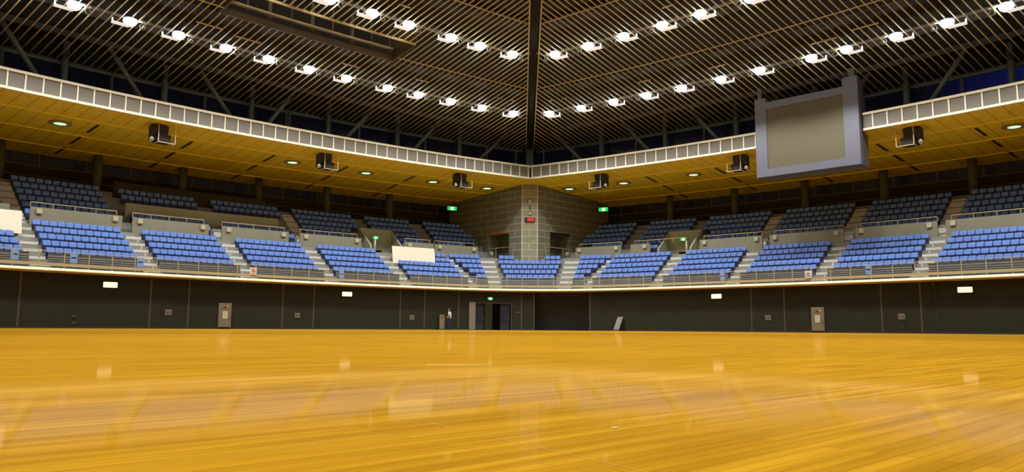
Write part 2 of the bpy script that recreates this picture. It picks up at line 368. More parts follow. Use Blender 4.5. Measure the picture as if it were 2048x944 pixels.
# ---- corner tower of block masonry with two portals
TW = {}
PF = axis_pt(2.4, 0)                                   # pier face centre
def tower_side(sg):
    a = axis_pt(2.4, sg * .72)
    d = (E_[0] + sg * EP[0], E_[1] + sg * EP[1]); l = math.hypot(*d); d = (d[0] / l, d[1] / l)
    return a, d
WING = {sg: tower_side(sg) for sg in (-1, 1)}
def behind_wing(sg, x, y, m=0.0):
    a, d = WING[sg]; nx, ny = (d[1], -d[0]) if sg > 0 else (-d[1], d[0])   # normal towards the seats
    return (x - a[0]) * nx + (y - a[1]) * ny < m
WL = 10.6; TH = 13.75
P0, P1 = 1.75, 4.6                                      # portal along the wing
PB, PT = 6.6, 9.25
def wing_pt(sg, t, z, back=0.0):
    a, d = WING[sg]; nx, ny = (d[1], -d[0]) if sg > 0 else (-d[1], d[0])
    return (a[0] + d[0] * t - nx * back, a[1] + d[1] * t - ny * back, z)
for sg in (-1, 1):
    mb = MB()
    def wq(t0, t1, z0, z1, b0=0.0, b1=0.0):
        mb.quad(wing_pt(sg, t0, z0, b0), wing_pt(sg, t1, z0, b1), wing_pt(sg, t1, z1, b1), wing_pt(sg, t0, z1, b0),
                [(t0 + b0 * 1.0, z0), (t1 + b1, z0), (t1 + b1, z1), (t0 + b0, z1)])
    wq(0, P0, 5.4, TH); wq(P1, WL, 5.4, TH); wq(P0, P1, PT, TH); wq(P0, P1, 5.4, PB)
    wq(P0, P0, PB, PT, 0, 1.7); wq(P1, P1, PB, PT, 0, 1.7); wq(P0, P1, PB, PT, 1.7, 1.7)
    mb.quad(wing_pt(sg, P0, PT), wing_pt(sg, P1, PT), wing_pt(sg, P1, PT, 1.7), wing_pt(sg, P0, PT, 1.7), [(0, 0), (1, 0), (1, .3), (0, .3)])
    mb.quad(wing_pt(sg, P0, PB), wing_pt(sg, P1, PB), wing_pt(sg, P1, PB, 1.7), wing_pt(sg, P0, PB, 1.7), [(0, 0), (1, 0), (1, .3), (0, .3)])
    struct('wall_tower_' + SIDE[sg], mb, M['block'])
    mb = MB()
    c = [wing_pt(sg, t, z, b) for z in (PB, PT - .12) for t, b in ((P0 + .03, .55), (P0 + .08, .55), (P0 + .08, 1.65), (P0 + .03, 1.65))]
    mb.hexa(c); struct('door_' + ('2' if sg < 0 else '3'), mb, M['black'])
    mb = MB()
    c = [wing_pt(sg, t, z, b) for z in (PT - .14, PT + .02) for t, b in ((P0, -.02), (P1, -.02), (P1, .12), (P0, .12))]
    mb.hexa(c); struct('trim_portal_' + SIDE[sg], mb, M['orange_lintel'] if sg < 0 else M['black'])
mb = MB()
pa, pb = axis_pt(2.4, -.72), axis_pt(2.4, .72)
mb.quad(pa + (5.0,), pb + (5.0,), pb + (TH,), pa + (TH,), [(.1, 5.0), (1.5, 5.0), (1.5, TH), (.1, TH)])
struct('wall_tower_pier', mb, M['block_face'])
mb = MB()
for q in (pa, pb):
    mb.box(q[0] - .05, q[0] + .05, q[1] - .035, q[1] + .06, 5.0, TH)
struct('trim_pier_edges', mb, M['box_pale'])

# ---- upper terraces (end at the tower), aisles keep the same lines as below
UN = [6.0 + .8 * i for i in range(6)]; UH = [6.95 + .55 * i for i in range(6)]
def s_cut(sg, n, m=0.02):
    s = -8.0
    while s < 30:
        x, y, a = SP(sg, s, n)
        if not behind_wing(sg, x, y, m) and sg * lateral(x, y) > 0: return s
        s += .04
    return s
uprof = [(6.0, 3.4), (6.0, 6.6)]
for n, h in zip(UN, UH): uprof += [(n, h), (n + .8, h)]
uprof += [(UN[-1] + .8, 10.2), (14.2, 10.2), (14.2, 3.4)]
VOM = (9.85, 12.75)
for sg in (-1, 1):
    mb = MB(); cuts = [s_cut(sg, n, .03) for n, h in uprof]
    K = 40
    def usw(fa, fb, pr, idx):
        rings = []
        for k in range(K + 1):
            t = k / K; rings.append([SP(sg, fa(i) + (fb(i) - fa(i)) * t, pr[j][0])[:2] + (pr[j][1],) for j, i in enumerate(idx)])
        mb.sweep(rings)
    allidx = list(range(len(uprof)))
    usw(lambda i: min(cuts[i], VOM[0] - .1), lambda i: VOM[0], uprof, allidx)
    usw(lambda i: VOM[1], lambda i: S_END, uprof, allidx)
    # above and behind the vomitory
    vp = [(8.4, 3.4), (8.4, UH[3])] + [p for n, h in zip(UN[3:], UH[3:]) for p in ((n, h), (n + .8, h))] + [(UN[-1] + .8, 10.2), (14.2, 10.2), (14.2, 3.4)]
    vp[0] = (UN[3], 3.4); vp[1] = (UN[3], 8.2)
    rings = [[SP(sg, s, n)[:2] + (h,) for n, h in vp] for s in frange(VOM[0], VOM[1], .7)]; mb.sweep(rings)
    struct('floor_upper_stand_' + SIDE[sg], mb, M['concrete'])
    # vomitory walls: end wall with a dark doorway, sloping side walls
    mb = MB()
    def sbox(mb, s0, s1, n0, n1, h0, h1, mi=0): s_sweep(mb, sg, [(n0, h0), (n0, h1), (n1, h1), (n1, h0)], s0, s1, 2.0)
    sbox(mb, VOM[0], VOM[1], UN[3] - .9, UN[3] - .72, 7.05, 8.95)
    sbox(mb, VOM[0], VOM[0] + .9, UN[3] - .9, UN[3] - .72, 5.9, 7.05); sbox(mb, VOM[1] - .6, VOM[1], UN[3] - .9, UN[3] - .72, 5.9, 7.05)
    for sv in (VOM[0] - .06, VOM[1] - .06):
        rings = [[SP(sg, s, n)[:2] + (h,) for n, h in ((5.2, 5.9), (5.2, 7.2), (UN[3] - .72, 8.95), (UN[3] - .72, 5.9))] for s in (sv, sv + .14)]
        mb.sweep(rings)
    struct('wall_vomitory_' + SIDE[sg], mb, M['vom'])
# long wall across the upper left stand
mb = MB(); s_sweep(mb, -1, [(7.62, 7.4), (7.62, 9.05), (7.78, 9.05), (7.78, 7.4)], 19.7, 30.7); struct('wall_upper_box', mb, M['vom'])
mb = MB(); s_sweep(mb, -1, [(10.7, 9.7), (10.7, 11.05), (10.76, 11.05), (10.76, 9.7)], 19.7, 30.7); struct('wall_upper_back_left', mb, M['wall_dark'])

# ---- parapets between the two tiers
PAR = {-1: [(2.55, 6.85), (6.95, 9.75), (13.67, 18.9), (19.8, 24.9), (25.85, 30.95), (31.6, 36.9), (38.0, 43.4)],
       1: [(1.95, 6.45), (7.35, 9.15), (13.6, 18.78), (19.35, 24.8), (25.62, 30.9), (31.4, 36.9), (38.0, 43.4)]}
BLK = {0: 'narrow wedge seat block', 1: 'first seat block', 2: 'second seat block', 3: 'third seat block', 4: 'fourth seat block', 5: 'fifth seat block', 6: 'sixth seat block'}
for sg in (-1, 1):
    mb = MB()
    for a, b in PAR[sg]: s_sweep(mb, sg, [(5.1, 6.0), (5.1, 7.72), (5.26, 7.72), (5.26, 6.0)], a, b)
    struct('wall_parapet_' + SIDE[sg], mb, M['parapet'])

# ---- back wall with a band of night windows
for sg in (-1, 1):
    s0 = s_cut(sg, 14.0, -.4) - 1.6
    mb = MB(); s_sweep(mb, sg, [(14.0, 10.0), (14.0, 12.0), (14.2, 12.0), (14.2, 10.0)], s0, S_END)
    s_sweep(mb, sg, [(14.0, 12.85), (14.0, 13.1), (14.2, 13.1), (14.2, 12.85)], s0, S_END); struct('wall_back_' + SIDE[sg], mb, M['wall_dark'])
    root = None
    mb = MB(); s_sweep(mb, sg, [(13.93, 11.96), (13.93, 12.06), (14.05, 12.06), (14.05, 11.96)], s0, S_END)
    k = 0; s = s0 + 1.0
    while s < 50:
        wd = .09 if k % 2 else .045
        s_sweep(mb, sg, [(13.95, 12.0), (13.95, 12.9), (14.05, 12.9), (14.05, 12.0)], s - wd / 2, s + wd / 2, 9); s += 1.45; k += 1
    wn = struct('window_' + ('1' if sg < 0 else '2'), mb, M['win_frame'])
    mb = MB(); s_sweep(mb, sg, [(14.03, 12.0), (14.03, 12.9)], s0, S_END, 1.5, False); struct('pane', mb, M['glass'], wn)
    mb = MB(); s_sweep(mb, sg, [(17.0, 8.0), (17.0, 14.0)], s0, S_END, 1.5, False); struct('wall_corridor_' + SIDE[sg], mb, M['black'])
    mb = MB(); s_sweep(mb, sg, [(12.2, 10.9), (12.2, 10.96), (12.26, 10.96), (12.26, 10.9)], s0 + .8, S_END); struct('trim_back_rail_' + SIDE[sg], mb, M['win_frame'])

# ---- soffit over the stands, roof deck, clerestory
for sg in (-1, 1):
    mb = MB(); ns = [0, 3.5, 7, 10.5, 14.3]; rings = []; uvs = []
    for k in range(61):
        row = []; uvr = []
        for n in ns:
            x0 = -n * math.tan(BETA) * 1.02 if False else None
            # start each line on the hall's diagonal
            lo, hi = -14.0, 6.0
            for _ in range(40):
                m = (lo + hi) / 2; x, y, a = SP(sg, m, n)
                if sg * lateral(x, y) < 0: lo = m
                else: hi = m
            s = lo + (S_END - lo) * k / 60; row.append(SP(sg, s, n)[:2] + (soff(n),)); uvr.append((s, n + .65))
        rings.append(row); uvs.append(uvr)
    mb.sweep(rings, False, uvs)
    struct('ceiling_soffit_' + SIDE[sg], mb, M['soffit'])
    mb = MB()
    for n in (3.25, 7.15, 11.05):
        s_sweep(mb, sg, [(n - .06, soff(n) - .05), (n - .06, soff(n) + .02), (n + .06, soff(n) + .02), (n + .06, soff(n) - .05)], max(s_cut(sg, n, .05), 0) + .0, S_END)
    struct('trim_soffit_rails_' + SIDE[sg], mb, M['soffit_rail'])
    mb = MB()
    for s in (9.5, 15.6, 21.7, 27.77, 33.83, 39.9):
        for n in (4.95, 8.4, 11.9):
            x, y, a = SP(sg, s, n); ta = (math.cos(a), -math.sin(a)); no = ndir(a)
            c = []
            for z in (-.02, .03):
                for u, v in ((-.10, -1.1), (.10, -1.1), (.10, 1.1), (-.10, 1.1)):
                    c.append((x + ta[0] * u + no[0] * v, y + ta[1] * u + no[1] * v, soff(n + v) + z))
            mb.hexa(c)
    struct('trim_air_slots_' + SIDE[sg], mb, M['slot'])
    # gallery floor above the soffit, dark roof deck, clerestory glass and its posts
    mb = MB(); s_sweep(mb, sg, [(0.1, 14.0), (4.4, 14.0)], -1.0, S_END, 1.5, False); struct('floor_catwalk_' + SIDE[sg], mb, M['wall_dark'])
    mb = MB(); rings = []
    for k in range(41):
        row = []
        for n in (5.0, -6, -17, -28, -40):
            s0 = None; lo, hi = -14.0, 50.0
            for _ in range(40):
                m = (lo + hi) / 2; x, y, a = SP(sg, m, n)
                if sg * lateral(x, y) < 0: lo = m
                else: hi = m
            row.append(SP(sg, lo + (S_END + 12 - lo) * k / 40, n)[:2] + (roof(n) + (1.2 if n > 0 else 2.6),))
        rings.append(row)
    mb.sweep(rings, False); struct('ceiling_deck_' + SIDE[sg], mb, M['deck'])
    mb = MB()
    s_sweep(mb, sg, [(4.1, 17.1), (4.1, 17.4), (4.3, 17.4), (4.3, 17.1)], -1.6, S_END)
    for s in [-.78] + [2.33 + 6.17 * k for k in range(8)] + [20.6]:
        x, y, a = SP(sg, s, 4.0); mb.box(x - .07, x + .07, y - .07, y + .07, 14.0, 17.2)
    wf = struct('window_' + ('3' if sg < 0 else '4'), mb, M['steel'])
    mb = MB(); s_sweep(mb, sg, [(4.2, 14.0), (4.2, 17.2)], -2.2, S_END, 1.5, False); struct('pane', mb, M['glass'], wf)
    mb = MB(); s_sweep(mb, sg, [(4.2, 17.2), (5.0, 19.0)], -2.2, S_END, 1.5, False); struct('wall_roof_edge_' + SIDE[sg], mb, M['deck'])

# ---- slatted ceiling: one grid per roof slope
HOLE = (18.3, 31.2, -11.15, -8.05)
for sg in (-1, 1):
    mb = MB()
    def slat(s, n0, n1):
        if n0 - n1 < .25: return
        for a_, b_ in [(n0, n1)]:
            m = max(1, int((a_ - b_) / 12))
            x0, y0, a = SP(sg, s, a_); x1, y1, _ = SP(sg, s, b_); ta = (math.cos(a) * .024, -math.sin(a) * .024)
            z0, z1 = roof(a_), roof(b_)
            mb.hexa([(x0 - ta[0], y0 - ta[1], z0), (x0 + ta[0], y0 + ta[1], z0), (x1 + ta[0], y1 + ta[1], z1), (x1 - ta[0], y1 - ta[1], z1),
                     (x0 - ta[0], y0 - ta[1], z0 + .075), (x0 + ta[0], y0 + ta[1], z0 + .075), (x1 + ta[0], y1 + ta[1], z1 + .075), (x1 - ta[0], y1 - ta[1], z1 + .075)])
    s = -2.2
    while s < S_END:
        hip = max(axis_n(sg, s, .36), -34.0)
        if sg < 0 and HOLE[0] < s < HOLE[1]:
            slat(s, 3.85, max(HOLE[3], hip)); slat(s, HOLE[2], hip)
        else: slat(s, 3.85, hip)
        s += .49
    struct('ceiling_slats_' + SIDE[sg], mb, M['slat'])
    mb = MB()
    def arcbar(n, s0, s1, wd=.06, ht=.05, up=-.03):
        s_sweep(mb, sg, [(n - wd / 2, roof(n) + up), (n - wd / 2, roof(n) + up + ht), (n + wd / 2, roof(n) + up + ht), (n + wd / 2, roof(n) + up)], s0, s1)
    for n in (-8.82, -17.3):
        lo, hi = -6.0, 40.0
        for _ in range(40):
            m = (lo + hi) / 2; x, y, a = SP(sg, m, n)
            if sg * lateral(x, y) < .36: lo = m
            else: hi = m
        if sg < 0 and n == -8.82: arcbar(n, lo, HOLE[0]); arcbar(n, HOLE[1], S_END)
        else: arcbar(n, lo, S_END)
    for (s, n, l) in ((28.2, -5.9, 1.7), (14.6, -6.4, 1.2), (22.0, -15.1, .9), (9.2, -14.2, .5), (6.0, -6.4, .45), (7.2, -6.3, .45), (20.5, -6.1, 1.4), (31.0, -6.3, 1.7)):
        if sg < 0 and HOLE[0] < s < HOLE[1] and HOLE[2] < n < HOLE[3]: continue
        arcbar(n, s - l / 2, s + l / 2, .1, .06, -.04)
    for off in (.36,):
        pts = []
        for n in frange(3.85, -30, 3):
            lo, hi = -14.0, 50.0
            for _ in range(40):
                m = (lo + hi) / 2; x, y, a = SP(sg, m, n)
                if sg * lateral(x, y) < off: lo = m
                else: hi = m
            x, y, a = SP(sg, lo, n); pts.append((x, y, roof(n) - .02))
        mb.tube(pts, .045, 6)
    struct('trim_battens_' + SIDE[sg], mb, M['wood_edge'])
    # purlins and lamp gangways above the slats
    mb = MB()
    for n in (2.4, -1.2, -6.2, -10.6 if sg > 0 else -12.2, -15.8, -19.5, -23.0):
        lo, hi = -6.0, 45.0
        for _ in range(40):
            m = (lo + hi) / 2; x, y, a = SP(sg, m, n)
            if sg * lateral(x, y) < .5: lo = m
            else: hi = m
        s_sweep(mb, sg, [(n - .1, roof(n) + 1.0), (n - .1, roof(n) + 1.4), (n + .1, roof(n) + 1.4), (n + .1, roof(n) + 1.0)], lo, S_END)
    struct('ceiling_purlins_' + SIDE[sg], mb, M['purlin'])
    mb = MB()
    for n in (-4.42, -13.6):
        lo = 3.3 if n > -5 else 9.9
        s_sweep(mb, sg, [(n + .45, roof(n) + .16), (n + .45, roof(n) + .24), (n + .75, roof(n) + .24), (n + .75, roof(n) + .16)], lo, S_END)
    struct('trim_lamp_tracks_' + SIDE[sg], mb, M['lamp_body'])
# hip beam
mb = MB(); pts = []
for d in (4.6, -34):
    n = d * math.cos(BETA); pts.append((axis_pt(d, 0), roof(n)))
(p0, z0), (p1, z1) = pts
mb.hexa([(p0[0] - .2, p0[1], z0 + .25), (p0[0] + .2, p0[1], z0 + .25), (p1[0] + .2, p1[1], z1 + .25), (p1[0] - .2, p1[1], z1 + .25),
         (p0[0] - .2, p0[1], z0 + .7), (p0[0] + .2, p0[1], z0 + .7), (p1[0] + .2, p1[1], z1 + .7), (p1[0] - .2, p1[1], z1 + .7)])
struct('ceiling_hip_beam', mb, M['deck'])
# roof opening with a glazed upstand in the left slope
mb = MB(); sg = -1
def rbar(n0, n1, h0, h1, s0=HOLE[0], s1=HOLE[1]):
    s_sweep(mb, -1, [(n0, h0), (n0, h1), (n1, h1), (n1, h0)], s0, s1)
rbar(HOLE[3] - .12, HOLE[3] + .12, roof(-8) + .05, roof(-8) + .45); rbar(HOLE[3] - .1, HOLE[3] + .1, roof(-8) + .85, roof(-8) + 1.0)
s = HOLE[0] + .25; k = 0
while s < HOLE[1]:
    wd = .12 if k % 2 == 0 else .05
    s_sweep(mb, -1, [(HOLE[3] - .06, roof(-8) + .05), (HOLE[3] - .06, roof(-8) + 2.5), (HOLE[3] + .06, roof(-8) + 2.5), (HOLE[3] + .06, roof(-8) + .05)], s - wd, s + wd, 9); s += 1.55; k += 1
for q in (HOLE[0] - .1, HOLE[1]):
    s_sweep(mb, -1, [(HOLE[2], roof(-11)), (HOLE[2], roof(-11) + 2.3), (HOLE[3], roof(-8) + 2.3), (HOLE[3], roof(-8))], q, q + .1, 9)
w5 = struct('window_5', mb, M['hatch'])
mb = MB(); s_sweep(mb, -1, [(HOLE[3] + .02, roof(-8) + .45), (HOLE[3] + .02, roof(-8) + 2.5)], *HOLE[:2], 1.5, False); struct('pane', mb, M['glass'], w5)
mb = MB()
rbar(HOLE[2] - .05, HOLE[2] + .05, roof(-11.1) - .04, roof(-11.1) + .10); rbar(HOLE[3] - .16, HOLE[3] - .1, roof(-8) + .86, roof(-8) + .98)
struct('trim_roof_opening', mb, M['wood_edge'])

# ---- steel posts and raking braces over the gallery; round columns below the soffit
for sg in (-1, 1):
    for i, s in enumerate([5.4, 11.45, 17.6, 23.8, 29.97, 36.1, 42.3]):
        x, y, a = SP(sg, s, 3.5); mb = MB(); mb.tube([(x, y, 14.0), (x, y, 18.6)], .21, 12)
        o = struct('column_roof_post', mb, M['steel'], smooth=True)
    for s0, s1, h1 in ((5.35, 1.4, 18.2), (11.6, 8.3, 18.2), (17.7, 14.6, 18.1), (23.9, 21.4, 18.0), (24.7, 28.2, 18.0), (30.8, 34.2, 18.2), (36.9, 40.2, 18.2)):
        x0, y0, a = SP(sg, s0, 2.3); x1, y1, a = SP(sg, s1, 1.6); mb = MB(); mb.tube([(x0, y0, 14.0), (x1, y1, h1)], .17, 10)
        struct('column_raking_brace', mb, M['steel'], smooth=True)
    for s in (8.4, 14.2, 20.0, 25.8, 31.55, 37.3):
        x, y, a = SP(sg, s, 11.6); mb = MB(); mb.tube([(x, y, 10.15), (x, y, soff(11.6) + .05)], .33, 16)
        struct('column_upper_stand', mb, M['column'], smooth=True)
x, y = axis_pt(4.5, 0); mb = MB(); mb.box(x - .35, x + .35, y - .3, y + .3, 14.0, 18.3); struct('column_hip_post', mb, M['steel'])

# ================================================================== THINGS
# ---- parapet of the upper gallery: rails, uprights and grey panels
for sg in (-1, 1):
    x, y, a = SP(sg, 22, 0)
    t = thing('gallery_parapet', 'long %s gallery parapet of cream frames and grey panels above the wooden soffit' % SIDE[sg], 'parapet', (x, y, 13.7))
    runs = [(0, S_END)] if sg < 0 else [(0, 20.8), (28.2, S_END)]
    for nm, pr, mt in (('top_rail', [(-.07, 14.70), (-.07, 14.86), (.16, 14.86), (.16, 14.70)], 'frame_white'), ('bottom_rail', [(-.06, 13.63), (-.06, 13.78), (.12, 13.78), (.12, 13.63)], 'frame_white'),
                       ('panel', [(.02, 13.7), (.02, 14.75), (.08, 14.75), (.08, 13.7)], 'fascia_panel')):
        for a_, b_ in runs:
            mb = MB(); s_sweep(mb, sg, pr, a_ + .05, b_); part(nm, mb, M[mt], t, 'warm grey infill panels' if nm == 'panel' else None, world=True)
    s = .2147
    while s < S_END - 4:
        if sg > 0 and 20.85 < s < 28.15: s += .925; continue
        mb = MB(); s_sweep(mb, sg, [(-.05, 13.7), (-.05, 14.76), (.03, 14.76), (.03, 13.7)], s - .04, s + .04, 9); s += .925
        part('upright', mb, M['frame_white'], t, world=True)

# ---- handrail along the front of the lower stand
x, y, a = GP(0, .12)
t = thing('front_handrail', 'tan steel handrail along the bright front edge of the lower stand', 'railing', (x, y, 3.5))
mb = MB(); g_sweep(mb, [(.10, 3.66), (.10, 3.84), (.14, 3.84), (.14, 3.66)], -G_END, G_END); part('rail_board', mb, M['rail'], t, world=True)
mb = MB(); mb.tube([GP(g, .12)[:2] + (4.52,) for g in frange(-G_END, G_END, 1.2)], .022, 6); part('top_rail', mb, M['rail'], t, world=True)
post_me = None
gs = [sg * (.67 + 1.335 * k) for k in range(30) for sg in (-1, 1)]
for g in gs:
    x, y, a = GP(g, .12)
    if post_me is None:
        mb = MB(); mb.box(-.025, .025, -.02, .02, 0, 1.03); mb.box(-.06, .06, -.05, .05, 0, .02); post_me = mb.mesh('post', M['rail'])
    o = link('post', post_me, t); o.location = (x - t.location.x, y - t.location.y, 0); o.rotation_euler = (0, 0, -a)

# ---- rails on the parapets between the tiers, and the pale step lights at their ends
for sg in (-1, 1):
    for i, (a0, b0) in enumerate(PAR[sg]):
        if a0 > 37: continue
        x, y, a = SP(sg, (a0 + b0) / 2, 5.18)
        t = thing('parapet_rail', 'thin tan rail on the %s stand parapet, %s from the corner tower' % (SIDE[sg], ORD[i + 1]), 'railing', (x, y, 7.72))
        e0 = a0 + .35; e1 = b0 + .0
        if i == 1: e1 = 12.4 if sg > 0 else 9.7
        mb = MB(); mb.tube([SP(sg, s, 5.18)[:2] + (8.02,) for s in frange(e0, e1, 1.2)], .035, 6); part('rail', mb, M['rail'], t, world=True)
        for s in frange(e0, e1, 1.4):
            xx, yy, a = SP(sg, s, 5.18); mb = MB(); mb.box(xx - .02, xx + .02, yy - .02, yy + .02, 7.72, 8.02); part('post', mb, M['rail'], t, world=True)
        for e, s in (('near', a0 + .45), ('far', b0 - .45)):
            if b0 - a0 < 3 and e == 'near': continue
            xx, yy, a = SP(sg, s, 5.06)
            b = thing('step_light', 'small cream step light at the %s end of the %s stand\'s %s parapet' % ({'near': 'tower', 'far': 'outer'}[e], SIDE[sg], ORD[i + 1]), 'light', (xx, yy, 7.28), -a, None)
            mb = MB(); mb.rbox(-.17, .17, -.13, -.02, 0, .34, .05); part('housing', mb, M['box_pale'], b)
            mb = MB(); mb.rbox(-.12, .12, -.14, -.128, .06, .28, .04); part('lens', mb, M['box_pale'], b)

# ---- seats: a tip-up seat with its parts; the nearest three hundred stand alone
def seat_parts():
    d = {}
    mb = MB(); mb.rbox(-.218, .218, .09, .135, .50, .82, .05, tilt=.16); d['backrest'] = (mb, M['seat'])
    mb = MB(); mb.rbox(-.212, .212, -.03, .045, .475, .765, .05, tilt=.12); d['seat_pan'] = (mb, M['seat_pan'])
    mb = MB(); mb.box(-.20, -.16, .0, .12, .0, .60); mb.box(.16, .20, .0, .12, .0, .60); mb.box(-.231, .231, .0, .10, .25, .47); d['support'] = (mb, M['seat_dark'])
    mb = MB(); mb.rbox(.10, .155, .125, .142, .755, .80, .012, n=2, tilt=0.0); mb.v = [(x, y - .02 - .022, z) for x, y, z in mb.v]; d['number_plate'] = (mb, M['plate'])
    return d
SEATP = seat_parts()
SEATM = {k: v[0].mesh(k, v[1]) for k, v in SEATP.items()}
seats = []     # (depth, x, y, h, angle, label)
PITCH_S = .478
AISLE = [10.84, 17.27, 23.68, 30.1, 36.5, 42.9]
def g_scale(g, n): return (RF + n) / RF if abs(g) <= GT else (R + n) / R
def row_run(n, q0, q1):
    # seat positions from q1 (outer) inwards to q0, even pitch
    out = []; q = q1
    while True:
        sc = g_scale(q, n); h = PITCH_S / 2 / sc
        if q - 2 * h < q0 - .02: break
        out.append(q - h); q -= 2 * h
    return out
ROWW = ['front', 'second', 'third', 'fourth', 'back']
for sg in (-1, 1):
    edges = [(5.12, 10.34)] + [(AISLE[k] + .5, AISLE[k + 1] - .5) for k in range(5)]
    for bi, (q0, q1) in enumerate(edges):
        for r in range(5):
            n = ROWN[r] + .46
            a0 = q0 + (.15 * r if bi == 0 else 0)
            run = row_run(n, a0, q1)
            # boards stand in place of the two upper rows in two blocks
            run = sorted(run, key=lambda q: sg * q)
            for k, q in enumerate(run):
                if sg < 0 and bi == 0 and r >= 3 and q > 6.95: continue
                if sg < 0 and bi == 5 and r >= 3: continue
                x, y, a = GP(sg * q, n)
                seats.append((x, y, ROWH[r], a, 'blue tip-up seat %s from left, %s row, %s %s of corner tower' % (ORD[k + 1], ROWW[r], BLK[bi + 1].replace('seat ', ''), SIDE[sg])))
    for r in range(5):
        n = ROWN[r] + .46
        for k in range(2 + r):
            q = 3.42 + (k + .5) * PITCH_S / g_scale(3.4, n)
            x, y, a = GP(sg * q, n)
            seats.append((x, y, ROWH[r], a, 'blue tip-up seat in the narrow wedge block %s of the tower, %s row, place %d' % (SIDE[sg], ROWW[r], k + 1)))
for r, cnt in enumerate((9, 10, 11, 12, 0)):
    n = ROWN[r] + .46; sc = g_scale(0, n)
    for k in range(cnt):
        x, y, a = GP((k - (cnt - 1) / 2) * PITCH_S / sc, n)
        seats.append((x, y, ROWH[r], a, 'corner'))
n = ROWN[4] + .46; sc = g_scale(0, n)
for k in list(range(3)) + list(range(9, 12)):
    x, y, a = GP((k - 5.5) * PITCH_S / sc, n); seats.append((x, y, ROWH[4], a, 'corner'))
# upper tier
SA = [q + ST - GT for q in AISLE]
for sg in (-1, 1):
    lines = [6.1] + SA
    bl = [(lines[k] + .5, lines[k + 1] - .5) for k in range(len(lines) - 1)]
    bl = [(-6.0, 5.6)] + bl
    for bi, (s0, s1) in enumerate(bl):
        for r in range(6):
            n = UN[r] + .46
            hh = UH[r]
            if sg < 0 and bi in (3, 4):
                if r in (2, 3): continue
            s = s1
            while s - PITCH_S > s0:
                sm = s - PITCH_S / 2; s -= PITCH_S
                if VOM[0] - .35 < sm < VOM[1] + .35 and r < 3: continue
                x, y, a = SP(sg, sm, n)
                if sg * lateral(x, y) < .4 or behind_wing(sg, x, y, .45) or (r < 2 and sm < 2.6): continue
                seats.append((x, y, hh, a, 'upper'))
seats.sort(key=lambda q: q[1] if 'upper' not in q[4] else q[1] + 100)
def in_view(x, y): return abs(x / y) < .70
near = [q for q in seats if in_view(q[0], q[1]) and q[4] not in ('upper', 'corner')][:300]
ns_ = set(id(q) for q in near)
for (x, y, h, a, lab) in near:
    t = thing('stadium_seat', lab, 'seat', (x, y, h), -a, 'blue tip-up seats of the lower stand')
    for k in SEATM: link(k, SEATM[k], t)
mb = MB(); order = ['backrest', 'seat_pan', 'support', 'number_plate']
for q in seats:
    if id(q) in ns_: continue
    x, y, h, a, lab = q; c, s_ = math.cos(-a), math.sin(-a)
    for mi, k in enumerate(order):
        src = SEATP[k][0]; i = len(mb.v)
        mb.v += [(x + c * px - s_ * py, y + s_ * px + c * py, h + pz) for px, py, pz in src.v]
        mb.f += [tuple(i + j for j in f) for f in src.f]; mb.mi += [mi] * len(src.f)
o = link('stadium_seating', mb.mesh('stadium_seating', [SEATP[k][1] for k in order])); o['kind'] = 'stuff'
tag(o, 'remaining rows of blue tip-up seats around the tower and in the dim upper stand', 'seats', 'blue tip-up seats of the lower stand')

# ---- ribbed guards in front of the first rows
def guard(g0, g1, label):
    x, y, a = GP((g0 + g1) / 2, .92); t = thing('front_guard', label, 'guard', (x, y, 3.46))
    mb = MB(); g_sweep(mb, [(.94, 3.46), (.94, 4.44), (.98, 4.44), (.98, 3.46)], g0, g1, .7); part('panel', mb, M['guard'], t, world=True)
    mb = MB()
    for k in range(6):
        h = 3.55 + .14 * k; g_sweep(mb, [(.905, h), (.905, h + .05), (.95, h + .05), (.95, h)], g0, g1, .7)
    part('slat', mb, M['guard'], t, world=True)
    mb = MB(); g_sweep(mb, [(.90, 4.42), (.90, 4.47), (1.0, 4.47), (1.0, 4.42)], g0, g1, .7); part('cap_rail', mb, M['steel'], t, world=True)
for sg in (-1, 1):
    for bi, (q0, q1) in enumerate(edges):
        guard(*sorted((sg * q0, sg * q1)), 'grey ribbed guard before front row of the %s %s of the corner tower' % (BLK[bi + 1], SIDE[sg]))
    guard(*sorted((sg * 3.45, sg * 4.4)), 'short grey ribbed guard before the narrow wedge seat block %s of the corner tower' % SIDE[sg])
guard(-2.3, 2.15, 'grey ribbed guard before the seat block facing out of the corner below the tower')

# ---- aisle stairs
def stairs(g0, g1, label, drift=0.0):
    gm = (g0 + g1) / 2; x, y, a = GP(gm, .5); t = thing('aisle_stairs', label, 'stairs', (x, y, 3.46))
    steps = [(.30, .62, 3.63)]
    for i in range(5): steps += [(1.0 + .8 * i - .4, 1.0 + .8 * i + .01, ROWH[i] - .25), (1.0 + .8 * i, 1.0 + .8 * i + .41, ROWH[i] + .012)]
    steps.append((4.6, 5.04, 6.33))
    mb = MB()
    for n0, n1, h1 in steps:
        d = drift * (n0 - .6) / 4
        g_sweep(mb, [(n0, 3.47), (n0, h1), (n1, h1), (n1, 3.47)], g0 + d, g1 + d, .5)
    part('flight', mb, M['stair'], t, world=True)
    mb = MB()
    for n0, n1, h1 in steps:
        d = drift * (n0 - .6) / 4
        g_sweep(mb, [(n0 - .008, h1 - .03), (n0 - .008, h1 + .006), (n0 + .05, h1 + .006), (n0 + .05, h1 - .03)], g0 + d + .04, g1 + d - .04, .5)
    part('nosing', mb, M['concrete'], t, world=True)
